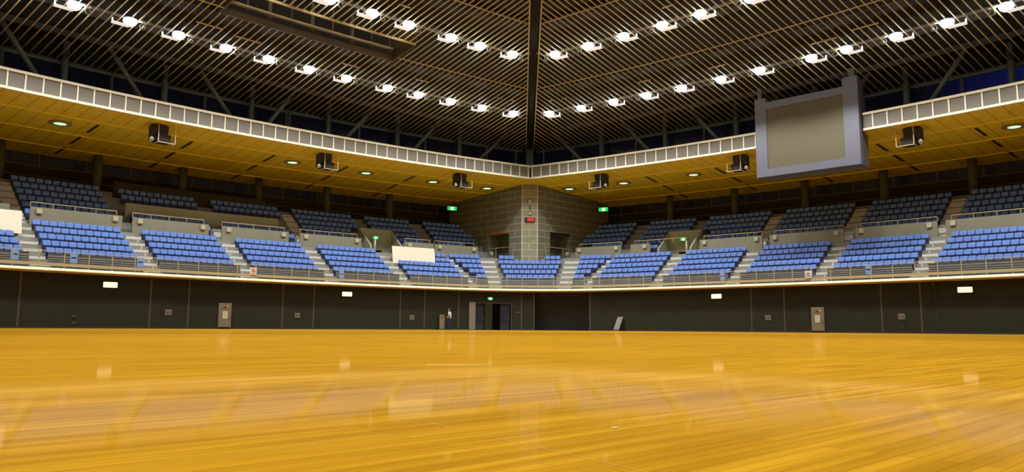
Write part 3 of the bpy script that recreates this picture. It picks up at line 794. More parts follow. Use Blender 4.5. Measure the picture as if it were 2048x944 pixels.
for sg in (-1, 1):
    stairs(*sorted((sg * 2.38, sg * 3.36)), 'pale concrete stairs directly %s of the seat block below the tower' % SIDE[sg])
    stairs(*sorted((sg * 4.46, sg * 5.1)), 'narrow concrete stairs beside the wedge block %s of the tower' % SIDE[sg], sg * .75)
    for k, q in enumerate(AISLE[:5]):
        stairs(*sorted((sg * (q - .48), sg * (q + .48))), 'pale concrete aisle stairs on outer side of the %s %s of tower' % (BLK[k + 1], SIDE[sg]))
# upper flights
for sg in (-1, 1):
    for k, s in enumerate(SA[1:5]):
        if sg < 0 and k == 2: continue
        x, y, a = SP(sg, s, 6); t = thing('upper_stairs', 'dim upper stairs continuing the aisle outside the %s %s of the tower' % (BLK[k + 2], SIDE[sg]), 'stairs', (x, y, 6.6))
        mb = MB()
        for j in range(4 if sg < 0 and 19.7 < s < 30.7 else 12):
            n0 = 5.65 + .4 * j; h1 = 6.6 + .275 * (j + 1) - .05
            s_sweep(mb, sg, [(n0, 6.5), (n0, h1), (n0 + .41, h1), (n0 + .41, 6.5)], s - .45, s + .45, 1)
        part('flight', mb, M['stair'], t, world=True)

# ---- roof floodlights in four rows
def lamp_proto():
    d = {}
    mb = MB(); mb.lathe([(.05, .22), (.12, .20), (.22, .12), (.27, .04), (.25, .02), (.18, .10), (.05, .16)], 20); d['reflector'] = (mb, M['lamp_body'], True)
    mb = MB(); mb.lathe([(.02, -.36), (.18, -.34), (.30, -.26), (.37, -.14), (.37, -.04), (.30, .05), (.16, .11), (.02, .12)], 20); d['bulb'] = (mb, M['bulb'], True)
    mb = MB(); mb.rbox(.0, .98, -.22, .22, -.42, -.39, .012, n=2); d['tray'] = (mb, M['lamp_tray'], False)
    mb = MB(); mb.tube([(.96, 0, -.40), (.96, 0, -.16)], [.04, .04], 10); d['side_lamp'] = (mb, M['side_lamp'], True)
    mb = MB(); mb.tube([(-.72 + .15 * math.cos(2 * PI * k / 12), .0, -.22 + .15 * math.sin(2 * PI * k / 12)) for k in range(13)], .035, 6); d['yoke'] = (mb, M['lamp_body'], True)
    mb = MB(); mb.box(-.85, 1.0, .40, .46, .20, .28); mb.box(-.04, .04, -.04, .44, .20, .26); mb.box(-.74, -.70, -.02, .02, -.08, .24); mb.box(-.74, -.70, -.02, .44, .2, .24); mb.box(.94, .98, -.02, .02, -.42, .24); mb.box(.94, .98, -.02, .44, .2, .24); d['bracket'] = (mb, M['lamp_body'], False)
    return d
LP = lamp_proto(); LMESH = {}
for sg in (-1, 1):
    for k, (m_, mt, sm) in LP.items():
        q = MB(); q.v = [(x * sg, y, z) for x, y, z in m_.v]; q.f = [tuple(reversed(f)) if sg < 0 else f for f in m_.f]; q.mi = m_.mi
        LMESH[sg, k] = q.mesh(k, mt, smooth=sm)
LD = bpy.data.lights.new('floodlight_beam', 'SPOT'); LD.energy = LAMP_POWER; LD.color = LAMP_COLOR; LD.spot_size = LAMP_CONE; LD.spot_blend = LAMP_BLEND; LD.shadow_soft_size = .25
LDS = LD.copy(); LDS.energy = SLAT_SPOT_POWER; LDS.spot_size = math.radians(88); LDS.shadow_soft_size = .08
LDI = LD.copy(); LDI.energy = INNER_POWER; LDC = LD.copy(); LDC.energy = CENTRE_POWER; LDA = LD.copy(); LDA.spot_size = OUTER_CONE; LDA.energy = LAMP_POWER * 1.15; LDA.spot_blend = 0.45; LDI.spot_size = LDC.spot_size = math.radians(104)
rows = []
for sg in (-1, 1):
    A = [4.6, 7.7, 10.75, 13.75, 16.5 if sg < 0 else 16.8, 20.0, 23.0, 26.05 if sg < 0 else 26.7, 29.05, 32.15, 35.1, 38.2, 41.2, 44.3, 47.4, 50.5, 53.6]
    B = [11.3, 14.35, 17.4 if sg > 0 else 16.95, 20.55, 23.5, 26.7 if sg < 0 else 27.1, 29.8, 32.7, 35.8, 38.9, 42.0, 45.1, 48.2]
    rows += [(sg, 'outer', -4.42, A), (sg, 'inner', -13.6, B)]
    # further rows over the middle of the hall, above the picture
    rows += [(sg, 'third', -22.5, [18.6 + 3.4 * k for k in range(11)]), (sg, 'fourth', -31.8, [26.5 + 4.2 * k for k in range(8)]), (sg, 'fifth', -42.0, [36.0 + 4.6 * k for k in range(6)]), (sg, 'added innermost', -50.0, [44.0 + 6.0 * k for k in range(4)])]  # innermost row is unseen, added to brighten the floor near the camera
for sg, nm, n, lst in rows:
    for k, s in enumerate(lst):
        x, y, a = SP(sg, s, n); z = roof(n) - .12
        t = thing('roof_floodlight', 'lit roof floodlight, %s from the corner in the %s %s row above the slats' % (ORD[k + 1], SIDE[sg], nm), 'light', (x, y, z), -a, 'roof floodlights')
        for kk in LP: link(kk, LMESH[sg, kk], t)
        if n > -20:
            l2 = link('added_slat_spot', LDS, t); l2.location = (-.45 * sg, .1, -.25); l2.rotation_euler = (math.radians(128), 0, 0)  # added spot without a lamp of its own, brightens the slats outside the fixture
        l = link('beam', LDA if n > -6 else LD if n > -20 else LDI if n > -45 else LDC, t); l.location = (0, 0, -.50)

# ---- scoreboard screen hanging before the right gallery
sm = 24.5; x, y, a = SP(1, sm, -.62)
t = thing('screen', 'large beige video screen in a lavender grey frame hanging before the right gallery', 'screen', (x, y, 11.27), -a)
hw = 3.67
def fr(mb, x0, x1, z0, z1, y0=0.0, y1=.5): mb.box(x0, x1, y0, y1, z0, z1)
mb = MB(); fr(mb, -hw, -hw + .86, 0, 5.9); fr(mb, hw - 1.0, hw, 0, 6.15); fr(mb, -hw + .86, hw - 1.0, 0, .55); fr(mb, -hw + .86, hw - 1.0, 5.02, 5.55)
part('frame', mb, M['screen_frame'], t)
mb = MB(); mb.box(-hw + .80, hw - .95, .06, .2, .5, 5.1); part('display', mb, M['screen_face'], t, 'beige display face')
mb = MB(); mb.box(-hw + .04, hw - .04, .5, 1.75, .0, 2.25); mb.box(-hw + .04, hw - .04, .5, .62, .0, 5.5); mb.box(-hw + .05, -hw + .5, .5, 1.2, 2.2, 5.85); mb.box(hw - .55, hw - .02, .5, 1.2, 2.2, 6.1)
part('casing', mb, M['screen_side'], t, 'dark grey casing')
mb = MB()
for xx in (-hw + .43, hw - .5):
    for z in (1.3, 2.7, 4.1): mb.box(xx - (.43 if xx < 0 else .5), xx + (.43 if xx < 0 else .5), -.004, .01, z, z + .015)
part('seam', mb, M['screen_side'], t)
for hb in ((-hw + .2, -hw + .5, 5.9), (hw - .6, hw - .2, 6.15)):
    mb = MB(); mb.box(hb[0], hb[1], .1, .4, hb[2], 6.75); part('hanger', mb, M['steel'], t)

# ---- loudspeakers in pale guard frames under the soffit
for sg in (-1, 1):
    for i, s in enumerate((6.25, 18.6, 30.7)):
        x, y, a = SP(sg, s, 1.35); z = soff(1.35)
        t = thing('loudspeaker', 'black loudspeaker in cream guard frame under the %s soffit, %s from the corner' % (SIDE[sg], ORD[i + 1]), 'speaker', (x, y, z), -a)
        t.scale = (1.16, 1.16, 1.16)
        f = sg
        def hx(mb, x0, x1, y0, y1, z0, z1, lean):
            mb.hexa([(f * x0, y0 - lean, z0), (f * x1, y0 - lean, z0), (f * x1, y1 - lean, z0), (f * x0, y1 - lean, z0), (f * x0, y0, z1), (f * x1, y0, z1), (f * x1, y1, z1), (f * x0, y1, z1)])
        mb = MB(); hx(mb, -.30, .42, -.25, .45, -.62, -.06, -.12); part('upper_cabinet', mb, M['speaker'], t)
        mb = MB(); hx(mb, -.42, .36, -.35, .40, -1.02, -.60, -.10); part('lower_cabinet', mb, M['speaker'], t)
        mb = MB(); mb.box(min(f * .43, f * .62), max(f * .43, f * .62), -.2, .3, -.95, -.1); part('side_cabinet', mb, M['speaker'], t)
        mb = MB(); mb.tube([(f * .58, -.1, -.75), (f * .62, -.22, -.98)], [.05, .13], 12); part('horn', mb, M['horn'], t, 'pale green horn')
        mb = MB(); P = [(x_, y_) for x_ in (-.58, .36) for y_ in (-.55,)]
        for x_ in (-.58, .36): mb.tube([(f * x_, -.55, 0), (f * x_, -.55, -1.12)], .022, 6); mb.tube([(f * x_, -.55, -1.12), (f * x_, .4, -1.12), (f * x_, .4, 0)], .02, 6)
        mb.tube([(f * -.58, -.55, -1.12), (f * .36, -.55, -1.12)], .022, 6); mb.tube([(f * -.58, -.55, -.02), (f * .36, -.55, -.02)], .02, 6)
        part('guard_frame', mb, M['guard_rod'], t)

# ---- downlights in the soffit
DLS = {-1: [1.72, 7.2, 13.5, 19.8, 35.7], 1: [1.4, 6.8, 13.25, 35.65]}
for sg in (-1, 1):
    for i, s in enumerate(DLS[sg]):
        n = 5.0; x, y, a = SP(sg, s, n)
        t = thing('soffit_downlight', 'greenish lit downlight in the %s wooden soffit, %s from the corner' % (SIDE[sg], ORD[i + 1]), 'light', (x, y, soff(n)), -a, 'soffit downlights')
        t.scale = (1.25, 1.25, 1.0)
        mb = MB(); mb.lathe([(.30, .02), (.56, .02), (.56, -.05), (.50, -.07), (.40, -.05)], 24); part('rim', mb, M['dl_rim'], t, smooth=True)
        mb = MB(); mb.lathe([(.02, -.055), (.25, -.055), (.42, -.04), (.42, -.01), (.02, -.01)], 24); part('lens', mb, M['downlight'], t)

# ---- exit signs with the running figure
def exit_sign(x, y, z, rz, w_, h_, label, hang=0.0, post=0.0):
    t = thing('exit_sign', label, 'sign', (x, y, z), rz)
    mb = MB(); mb.rbox(-w_ / 2, w_ / 2, -.02, .10, 0, h_, .03); part('case', mb, M['sign_body'], t)
    mb = MB(); mb.box(-w_ / 2 + .02, w_ / 2 - .02, -.035, -.015, .02, h_ - .02); part('green_face', mb, M['exit_green'], t)
    mb = MB(); k = h_ / .42; c = .02
    mb.box(c - .16 * k, c + .16 * k, -.042, -.034, .05 * k, .37 * k); part('doorway', mb, M['exit_white'], t, 'white lit doorway pictogram')
    mb = MB()
    def limb(p, q, r): mb.tube([(c + p[0] * k, -.046, p[1] * k), (c + q[0] * k, -.046, q[1] * k)], r * k, 6)
    mb.lathe([(.005, -.028 * k), (.028 * k, 0), (.005, .028 * k)], 8, (c + .02 * k, -.046, .33 * k))
    limb((.01, .29), (-.02, .19), .022); limb((-.02, .19), (.06, .14), .016); limb((.06, .14), (.03, .07), .014); limb((-.02, .19), (-.08, .13), .016); limb((-.08, .13), (-.13, .13), .014); limb((.01, .28), (-.07, .25), .012); limb((.01, .28), (.09, .24), .012)
    part('running_figure', mb, M['exit_green'], t)
    if hang:
        for q in (-w_ * .3, w_ * .3):
            mb = MB(); mb.tube([(q, .04, h_), (q, .04, h_ + hang)], .015, 6); part('hanger', mb, M['steel'], t)
    if post:
        mb = MB(); mb.tube([(0, .06, 0), (0, .06, -post)], .07, 8); part('post', mb, M['parapet'], t)
for sg, s in ((-1, 3.33), (1, 2.98)):
    x, y, a = SP(sg, s, 9.0); exit_sign(x, y, 11.62, -a * .7, .98, .42, 'green exit sign hanging under the soffit %s of the block tower' % SIDE[sg], hang=soff(9) - 12.04)
for sg in (-1, 1):
    x, y, a = SP(sg, 11.62 if sg < 0 else 11.42, 6.9); exit_sign(x, y, 7.95, -a, .62, .28, 'small green exit sign over the vomitory in the %s stand' % SIDE[sg], post=0)
    x, y, a = SP(sg, 12.35 if sg < 0 else 12.35, 5.35); mb = MB(); mb.tube([(0, 0, 0), (0, 0, 1.15)], [.10, .09], 10); mb.lathe([(.1, 0), (.11, .05), (.02, .07)], 10, (0, 0, 1.13))
    single('bollard', mb, M['box_pale'], 'pale round post beside the vomitory opening of the %s stand' % SIDE[sg], 'post', loc=(x, y, 6.6), smooth=True)
x, y, a = GP(-3.38, WN - .05); exit_sign(x, y, 2.55, -a, .46, .25, 'small green exit sign above the corner double doors')

# ---- doors in the corner
def leaf(name, g0, g1, m_, label, swing=0.0, n=WN + .12):
    x, y, a = GP(g0, n); w_ = math.dist(GP(g0, n)[:2], GP(g1, n)[:2])
    t = thing(name, label, 'door', (x, y, 0), -a + swing)
    mb = MB(); mb.box(0, w_, 0, .05, .02, 2.24); part('panel', mb, m_, t)
    mb = MB(); mb.box(w_ - .10, w_ - .05, -.05, 0, .9, 1.2); part('handle', mb, M['steel'], t)
    mb = MB(); mb.box(.12, w_ - .12, -.006, 0, .1, .4); part('kick_plate', mb, M['base'], t)
leaf('door_leaf', -4.62, -3.82, M['navy_door'], 'closed dark navy door leaf beside the pale panel')
leaf('door_leaf', -2.5, -1.72, M['navy_door'], 'dark navy door leaf right of the open black doorway', swing=-.15)
mb = MB(); gbox(mb, -3.8, -3.18, WN - .02, WN + .12, 0, 2.28); struct('trim_door_mullion', mb, M['lower_wall'])
mb = MB(); gbox(mb, DOOR[0] - .05, DOOR[1] + .05, WN - .03, WN + .05, 2.26, 2.32); gbox(mb, DOOR[1], DOOR[1] + .07, WN - .03, WN + .05, 0, 2.3); struct('trim_door_frame', mb, M['joint'])
x, y, a = GP(-5.22, WN - .12); mb = MB(); mb.rbox(0, .58, 0, .05, .03, 2.36, .02); mb.box(.02, .06, -.02, 0, .9, 1.15)
single('wall_panel', mb, M['pale_door'], 'tall pale mauve grey panel standing left of the corner doors', 'panel', loc=(x, y, 0), rz=-a)

# ---- fittings on the lower wall
def sign_light(g, marks, label):
    x, y, a = GP(g, WN - .10); t = thing('sign_light', label, 'light', (x, y, 2.52), -a)
    mb = MB(); mb.rbox(-.44, .44, .0, .10, -.02, .36, .04); part('case', mb, M['sign_body'], t)
    mb = MB(); mb.rbox(-.41, .41, -.03, .01, .0, .34, .05); part('lit_face', mb, M['sign_lit'], t)
    if marks:
        mb = MB()
        for q in (-.34, .34):
            f = 1 if q > 0 else -1; mb.box(q - .05, q + .05, -.036, -.03, .155, .185); mb.hexa([(q + f * .03, -.036, .11), (q + f * .035, -.036, .11), (q + f * .035, -.03, .11), (q + f * .03, -.03, .11), (q + f * .07, -.036, .17), (q + f * .075, -.036, .17), (q + f * .075, -.03, .17), (q + f * .07, -.03, .17)])
        part('arrow_mark', mb, M['sign_mark'], t, 'faint green arrow marks')
sign_light(-32.68, False, 'lit cream sign box on the left lower wall, the one nearer the camera')
sign_light(-16.13, False, 'lit cream sign box on the left lower wall, the one nearer the corner')
sign_light(16.11, False, 'lit cream sign box on the right lower wall, nearer the corner')
sign_light(32.77, True, 'lit cream sign box with faint green arrow marks on the right lower wall')
def socket(g, z, label, w_=.42, h_=.36, stand=False):
    x, y, a = GP(g, WN - .035); t = thing('socket_box', label, 'socket', (x, y, z), -a)
    mb = MB(); mb.rbox(-w_ / 2, w_ / 2, 0, .05, -h_ / 2, h_ / 2, .02); part('plate', mb, M['cabinet'], t)
    mb = MB()
    for q in (-w_ * .22, w_ * .22): mb.box(q - .05, q + .05, -.012, .0, -.07, .07)
    part('outlet', mb, M['joint'], t)
    if stand:
        mb = MB(); mb.tube([(-.06, -.02, -h_ / 2), (-.08, -.02, -z + .005)], .012, 6); mb.tube([(.05, -.02, -h_ / 2), (.09, -.02, -z + .005)], .012, 6); part('cable', mb, M['joint'], t)
socket(-29.05, 1.05, 'grey twin socket plate between close joints of the left wall, nearer the camera')
socket(-20.0, 1.0, 'grey twin socket plate between close joints of the left wall, middle one')
socket(-10.38, .98, 'grey twin socket plate on the left wall nearest the person')
socket(20.02, 1.03, 'grey socket plate between close joints of the right wall, nearer the corner')
socket(29.0, 1.08, 'grey socket plate with two cables down to the floor on the right wall', stand=True)
socket(-1.05, 1.52, 'small brown plate on the wall right of the corner doors', .3, .12)
for z in (.72, .32): socket(-34.55, z, 'tiny dark outlet low on the left wall, %s of a pair' % ('upper' if z > .5 else 'lower'), .16, .1)
for g, lab in ((-25.33, 'grey hydrant cabinet with red lamp and white notice on the left lower wall'), (23.6, 'grey hydrant cabinet with red lamp and white notice on the right lower wall')):
    x, y, a = GP(g, WN - .09); t = thing('hydrant_cabinet', lab, 'cabinet', (x, y, .1), -a)
    mb = MB(); mb.rbox(-.44, .44, .0, .10, 0, 1.66, .02); part('body', mb, M['cabinet'], t)
    d_ = MB(); d_.rbox(-.40, .40, -.02, .0, .04, 1.18, .02); dd = part('door', d_, M['cabinet'], t)
    h = MB(); h.box(.30, .34, -.05, -.02, .55, .75); part('handle', h, M['steel'], dd)
    mb = MB(); mb.lathe([(.09, -.03), (.09, .0), (.07, .05), (.02, .07)], 14); q = MB(); q.v = [(xx + .0, -zz, yy + 1.43) for xx, yy, zz in mb.v]; q.f = mb.f; q.mi = mb.mi; part('red_lamp', q, M['red'], t, 'round red lamp', smooth=True)
    mb = MB(); mb.rbox(.12, .22, -.02, .01, 1.36, 1.46, .03); part('push_button', mb, M['paper'], t)
    mb = MB(); mb.box(-.17, .17, -.03, -.02, .60, 1.10); part('notice', mb, M['paper'], t, 'white notice')
    mb = MB()
    for z in (.7, .8, .9, 1.0): mb.box(-.1, .1, -.034, -.03, z, z + .015)
    part('notice_print', mb, M['cabinet'], t)
x, y, a = GP(7.66, .05); t = thing('leaning_board', 'grey board with brown foot leaning sideways on the right lower wall', 'board', (x, y, 0), -a)
mb = MB(); sh = .16
mb.hexa([(-.26, -.25, .14), (.24, -.25, .14), (.24, -.20, .14), (-.26, -.20, .14), (-.26 + sh, .2, 1.16), (.24 + sh, .2, 1.16), (.24 + sh, .25, 1.16), (-.26 + sh, .25, 1.16)]); part('panel', mb, M['cabinet'], t)
mb = MB(); mb.hexa([(-.28, -.31, 0), (.22, -.31, 0), (.22, -.20, 0), (-.28, -.20, 0), (-.26, -.27, .14), (.24, -.27, .14), (.24, -.19, .14), (-.26, -.19, .14)]); part('foot', mb, M['brown_base'], t)
mb = MB(); mb.box(-.05, .05, -.02, -.015, .8, .9); q = MB(); q.v = [(xx + .1, yy - .06 + .0, zz) for xx, yy, zz in mb.v]; q.f = mb.f; q.mi = mb.mi; part('label_plate', q, M['paper'], t)
x, y, a = GP(-7.74, .12); t = thing('floor_panel', 'pale grey floor panel with small red mark standing left of the person', 'panel', (x, y, 0), -a)
mb = MB(); mb.rbox(-.23, .23, 0, .06, .06, 1.24, .02); part('panel', mb, M['cabinet'], t)
mb = MB(); mb.box(-.07, .07, -.01, 0, .98, 1.1); part('mark', mb, M['red'], t)
mb = MB(); mb.box(-.2, -.14, -.12, .18, 0, .08); mb.box(.14, .2, -.12, .18, 0, .08); part('foot', mb, M['steel'], t)
x, y, a = GP(31.1, .12); t = thing('wall_camera', 'small black dome camera with thin cable under the right gallery edge', 'camera', (x, y, 3.26), -a)
mb = MB(); mb.lathe([(.02, -.30), (.10, -.27), (.14, -.18), (.15, -.10), (.15, 0)], 14); part('dome', mb, M['black'], t, smooth=True)
mb = MB(); mb.tube([(0, .20, -.05), (.01, .22, -1.2), (-.01, .22, -2.3), (.08, .20, -2.6)], .018, 6); part('cable', mb, M['joint'], t)

# ---- compass signs on the handrail
def compass(g, ink, strokes, label):
    x, y, a = GP(g, .04); t = thing('direction_sign', label, 'sign', (x, y, 3.80), -a)
    mb = MB(); mb.rbox(-.235, .235, .0, .03, 0, .50, .02); part('panel', mb, M['white'], t)
    mb = MB()
    for x0, z0, x1, z1 in strokes: mb.tube([(x0, -.004, z0), (x1, -.004, z1)], .018, 6)
    part('character', mb, ink, t)
    mb = MB(); mb.box(-.2, .2, .03, .05, .05, .09); part('clip', mb, M['rail'], t)
compass(-23.59, M['red_ink'], [(-.14, .40, .14, .40), (-.12, .29, .12, .29), (-.12, .29, -.12, .10), (.12, .29, .12, .10), (-.12, .10, .12, .10), (-.045, .40, -.05, .20), (.045, .40, .045, .20), (.045, .20, .10, .19)], 'white sign with red compass character on the left handrail')
compass(23.18, M['blue_ink'], [(-.05, .42, -.05, .09), (-.16, .30, -.05, .30), (-.16, .12, -.05, .17), (.04, .42, .04, .12), (.15, .33, .04, .26), (.04, .12, .15, .12), (.15, .12, .15, .18)], 'white sign with blue compass character on the right handrail')

# ---- blue panels hooked over the ribbed guards
for g, lab in ((-37.75, 'blue slotted panel on the guard left of the outermost left stairs'), (-34.66, 'blue slotted panel on the guard below third seat of fifth block left of tower'), (-30.8, 'blue slotted panel at the right end of the fifth block\'s guard, left stand'),
               (-16.37, 'blue slotted panel at the left end of the second block\'s guard, left stand'), (16.38, 'blue slotted panel at the right end of the second block\'s guard, right stand'), (26.94, 'blue slotted panel in the middle of the fourth block\'s guard, right stand')):
    x, y, a = GP(g, .86); t = thing('blue_panel', lab, 'panel', (x, y, 3.92), -a)
    mb = MB(); mb.rbox(-.21, .21, 0, .04, 0, .62, .04); part('plate', mb, M['blue_panel'], t)
    mb = MB(); mb.rbox(-.15, .15, -.006, .004, .30, .38, .02); part('slot', mb, M['seat_dark'], t)
    mb = MB(); mb.box(-.16, -.10, .0, .16, .56, .60); mb.box(.10, .16, .0, .16, .56, .60); part('hook', mb, M['seat_dark'], t)

# ---- white boards standing over the upper seat rows
def stand_board(q0, q1, h0, h1, label):
    x0, y0, a0 = GP(q0, 3.55); x1, y1, a1 = GP(q1, 3.55); a = (a0 + a1) / 2; L = math.hypot(x1 - x0, y1 - y0)
    t = thing('white_board', label, 'board', ((x0 + x1) / 2, (y0 + y1) / 2, ROWH[3]), -a)
    b0, b1 = h0 - ROWH[3], h1 - ROWH[3]
    mb = MB(); mb.hexa([(-L / 2, -.0, b0), (L / 2, 0, b0), (L / 2, .06, b0), (-L / 2, .06, b0), (-L / 2, .30, b1), (L / 2, .30, b1), (L / 2, .36, b1), (-L / 2, .36, b1)]); part('sheet', mb, M['board'], t)
    mb = MB()
    for xx in frange(-L / 2 + .2, L / 2 - .2, 1.2): mb.tube([(xx, .10, 0), (xx, .38, b1 - .05)], .03, 6)
    part('strut', mb, M['steel'], t)
stand_board(-10.62, -6.85, 5.62, 7.12, 'cream white board standing over seats left of the corner tower')
stand_board(-42.3, -36.78, 5.75, 7.18, 'cream white board cut by the left edge, beside the stairs')

# ---- digital clock, bracket light and sensor on the pier
x, y = axis_pt(2.4, 0); a = D_
t = thing('digital_clock', 'black digital clock with red digits on the tower pier', 'clock', (x, y, 10.02), -a)
mb = MB(); mb.rbox(-.48, .48, -.16, -.0, 0, .42, .05); part('case', mb, M['black'], t)
SEG = {'2': 'abged', '0': 'abcdef', '7': 'abc'}
mb = MB()
for ch, cx in (('2', -.02), ('0', .26)):
    P = {'a': (-.07, .34, .07, .34), 'b': (.08, .34, .08, .22), 'c': (.08, .2, .08, .08), 'd': (-.07, .08, .07, .08), 'e': (-.08, .2, -.08, .08), 'f': (-.08, .34, -.08, .22), 'g': (-.07, .21, .07, .21)}
    for s_ in SEG[ch]:
        x0, z0, x1, z1 = P[s_]; mb.box(cx + min(x0, x1) - .025, cx + max(x0, x1) + .025, -.172, -.158, min(z0, z1) - .025, max(z0, z1) + .025)
part('digits', mb, M['led'], t)
mb = MB(); mb.rbox(-.26, .42, -.166, -.158, .04, .38, .04); part('display_window', mb, M['red'], t)
t = thing('pier_lamp', 'pale Y-shaped fitting high on the tower pier', 'fitting', (x, y, 11.25), -a)
mb = MB(); mb.tube([(0, -.12, .35), (0, -.12, .62), (0, -.12, .80)], [.07, .10, .24], 12); part('cup', mb, M['box_pale'], t, smooth=True)
mb = MB(); mb.box(-.07, .07, -.16, 0, 0, .36); part('stem', mb, M['brown_base'], t)
mb = MB(); mb.lathe([(.02, .18), (.10, .15), (.12, .06), (.12, 0), (.02, -.04)], 14, (0, -.11, 0)); mb.box(-.03, .03, -.11, 0, .02, .08)
single('pier_sensor', mb, M['box_pale'], 'small round pale sensor above the digital clock', 'sensor', loc=(x, y, 10.72), rz=-a, smooth=False)
# portal rails
for sg in (-1, 1):
    t = thing('portal_rail', 'thin grey rail across the portal on the %s face of the tower' % SIDE[sg], 'railing', wing_pt(sg, (P0 + P1) / 2, PB, -.35))
    mb = MB(); p = [wing_pt(sg, q, 7.75, -.35) for q in (P0 - 1.0, P1 + .1)]; mb.tube(p, .03, 6); part('rail', mb, M['rail'], t, world=True)
    q_ = wing_pt(sg, P1 - .9, 7.1, -.42); b = thing('step_light', 'small cream step light before the portal on the %s face of the tower' % SIDE[sg], 'light', q_, -(D_ + sg * PI / 4))
    mb = MB(); mb.rbox(-.17, .17, -.06, .05, 0, .34, .05); part('housing', mb, M['box_pale'], b)
    mb = MB(); mb.rbox(-.12, .12, -.07, -.058, .06, .28, .04); part('lens', mb, M['box_pale'], b)
    for q in (P0 - .95, (P0 + P1) / 2, P1 + .05):
        mb = MB(); mb.tube([wing_pt(sg, q, 6.05, -.35), wing_pt(sg, q, 7.75, -.35)], .022, 6); part('post', mb, M['rail'], t, world=True)

# ---- bits of tape on the floor
for (x, y, l, w_, rz, lab) in ((-.28, 4.05, .34, .012, 0.0, 'pale strip of tape on the wooden floor below the corner doors'), (.21, 1.55, .014, .008, .3, 'tiny pale scrap of tape on the floor in the right half'),
                               (1.45, 2.5, .012, .006, .5, 'tiny pale fleck on the floor towards the right edge')):
    mb = MB(); mb.box(-l / 2, l / 2, -w_ / 2, w_ / 2, 0, .0012); mb.box(-l / 2 * .9, l / 2 * .8, -w_ / 2 * .8, w_ / 2 * .7, .0012, .0016)
    single('floor_tape', mb, M['tape'], lab, 'tape', loc=(x, y, .0005), rz=rz)
mb = MB()
p0, p1 = (-.17, 1.62), (.30, .92); d = (p1[0] - p0[0], p1[1] - p0[1]); L_ = math.hypot(*d); nn = (d[1] / L_ * .0007, -d[0] / L_ * .0007)
mb.quad((p0[0] - nn[0], p0[1] - nn[1], .0006), (p0[0] + nn[0], p0[1] + nn[1], .0006), (p1[0] + nn[0], p1[1] + nn[1], .0006), (p1[0] - nn[0], p1[1] - nn[1], .0006))
struct('trim_floor_lines', mb, M['line'])

# ---- person standing by the doors, seen from the side
def skin_obj(name, chains, m_, root, sub=2):
    vs, es, rs, roots = [], [], [], []
    for ch in chains:            # ch: (points [(x,y,z,r)], edges or None)
        pts, ed = ch; i = len(vs); roots.append(i)
        for p in pts: vs.append(p[:3]); rs.append(p[3] if isinstance(p[3], tuple) else (p[3], p[3]))
        es += [(i + a_, i + b_) for a_, b_ in (ed or [(k, k + 1) for k in range(len(pts) - 1)])]
    me = bpy.data.meshes.new(name); me.from_pydata(vs, es, [])
    o = link(name, me, root); me.materials.append(m_)
    mod = o.modifiers.new('skin', 'SKIN'); mod.use_smooth_shade = True
    if not me.skin_vertices: me.attributes
    sv = me.skin_vertices[0].data if len(me.skin_vertices) else None
    if sv is None:
        bpy.context.view_layer.objects.active = o; bpy.ops.mesh.customdata_skin_add(); sv = me.skin_vertices[0].data
    for k, r in enumerate(rs): sv[k].radius = r; sv[k].use_root = k in roots
    ss = o.modifiers.new('smooth', 'SUBSURF'); ss.levels = sub; ss.render_levels = sub
    return o
PX, PY = -4.95, 60.5
t = thing('person', 'person in pale shirt and dark trousers standing near the corner doors, facing left', 'person', (PX, PY, 0), PI * .94)
# local +x is where the person looks
body_pts = [(0, 0, .95, (.11, .13)), (.01, 0, 1.15, (.10, .12)), (.03, 0, 1.33, (.11, .15)), (.035, 0, 1.43, (.065, .07)), (.045, 0, 1.475, (.055, .055)), (.07, 0, 1.55, (.105, .08)), (.06, 0, 1.63, (.118, .095)),
            (0, .09, .88, .085), (.03, .10, .50, .055), (-.01, .10, .09, .04), (.13, .11, .035, .035),
            (0, -.09, .88, .085), (.0, -.10, .50, .055), (-.05, -.10, .09, .04), (.09, -.11, .035, .035),
            (.02, .18, 1.38, .055), (-.07, .24, 1.12, .042), (.15, .13, 1.02, .03), (.21, .09, 1.01, .035),
            (.02, -.18, 1.38, .055), (-.07, -.24, 1.12, .042), (.15, -.13, 1.04, .03), (.21, -.09, 1.03, .035),
            (.055, 0, 1.715, (.085, .075))]
body_ed = [(0, 1), (1, 2), (2, 3), (3, 4), (4, 5), (5, 6), (0, 7), (7, 8), (8, 9), (9, 10), (0, 11), (11, 12), (12, 13), (13, 14), (2, 15), (15, 16), (16, 17), (17, 18), (2, 19), (19, 20), (20, 21), (21, 22), (6, 23)]
chains = [(body_pts, body_ed), ([(.13, 0, 1.63, .014), (.175, 0, 1.605, .020), (.15, 0, 1.595, .012)], None)]
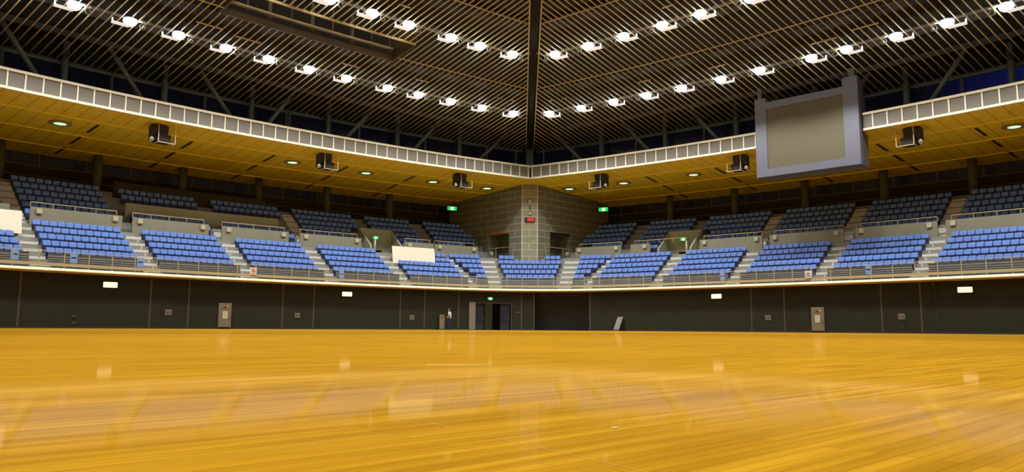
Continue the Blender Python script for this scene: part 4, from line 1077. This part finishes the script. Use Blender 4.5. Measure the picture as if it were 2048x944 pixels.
for sd, z in ((1, 1.01), (-1, 1.03)):
    for k in range(4):
        chains.append(([(.205, sd * (.10 - .0), z + .03 - .02 * k, .011), (.245, sd * .06, z + .03 - .02 * k, .010), (.25, sd * (.02 + .004 * k), z + .022 - .02 * k, .009)], None))
    chains.append(([(.19, sd * .10, z + .02, .013), (.215, sd * .06, z + .06, .011), (.225, sd * .035, z + .06, .010)], None))
skin_obj('body', chains, M['skin'], t)
skin_obj('shirt', [([(0, 0, .84, (.13, .16)), (0, 0, .98, (.14, .168)), (.01, 0, 1.14, (.13, .155)), (.03, 0, 1.33, (.125, .165)), (.04, 0, 1.43, (.075, .08)), (.02, .18, 1.38, .075), (-.05, .225, 1.18, .065), (.02, -.18, 1.38, .075), (-.05, -.225, 1.18, .065)],
                     [(0, 1), (1, 2), (2, 3), (3, 4), (3, 5), (5, 6), (3, 7), (7, 8)])], M['shirt'], t)
skin_obj('trousers', [([(0, 0, .96, (.125, .15)), (0, .09, .82, .105), (.03, .10, .50, .08), (-.01, .10, .06, .065), (0, -.09, .82, .105), (.0, -.10, .50, .08), (-.05, -.10, .06, .065), (0, 0, 1.10, (.12, .14))],
                        [(0, 1), (1, 2), (2, 3), (0, 4), (4, 5), (5, 6), (0, 7)])], M['trousers'], t)
skin_obj('hair', [([(-.005, 0, 1.54, (.06, .08)), (.025, 0, 1.63, (.105, .105)), (.06, 0, 1.70, (.125, .108)), (.07, 0, 1.74, (.08, .07))], None)], M['hair'], t)
skin_obj('cloth', [([(.20, .06, .98, .05), (.21, -.04, 1.0, .06), (.17, -.10, .97, .04)], None)], M['khaki'], t)['label'] = 'khaki cloth held at the waist'
for sd in (1, -1):
    skin_obj('shoe', [([(-.05 + (.04 if sd > 0 else 0), sd * .10, .055, (.058, .058)), (.05 + (.04 if sd > 0 else 0), sd * .105, .05, (.055, .05)), (.14 + (.04 if sd > 0 else 0), sd * .11, .045, (.05, .045))], None)], M['black'], t)
    mb = MB(); mb.lathe([(.002, -.01), (.011, 0), (.002, .01)], 8, (.150, sd * .034, 1.635)); part('eye', mb, M['black'], t)
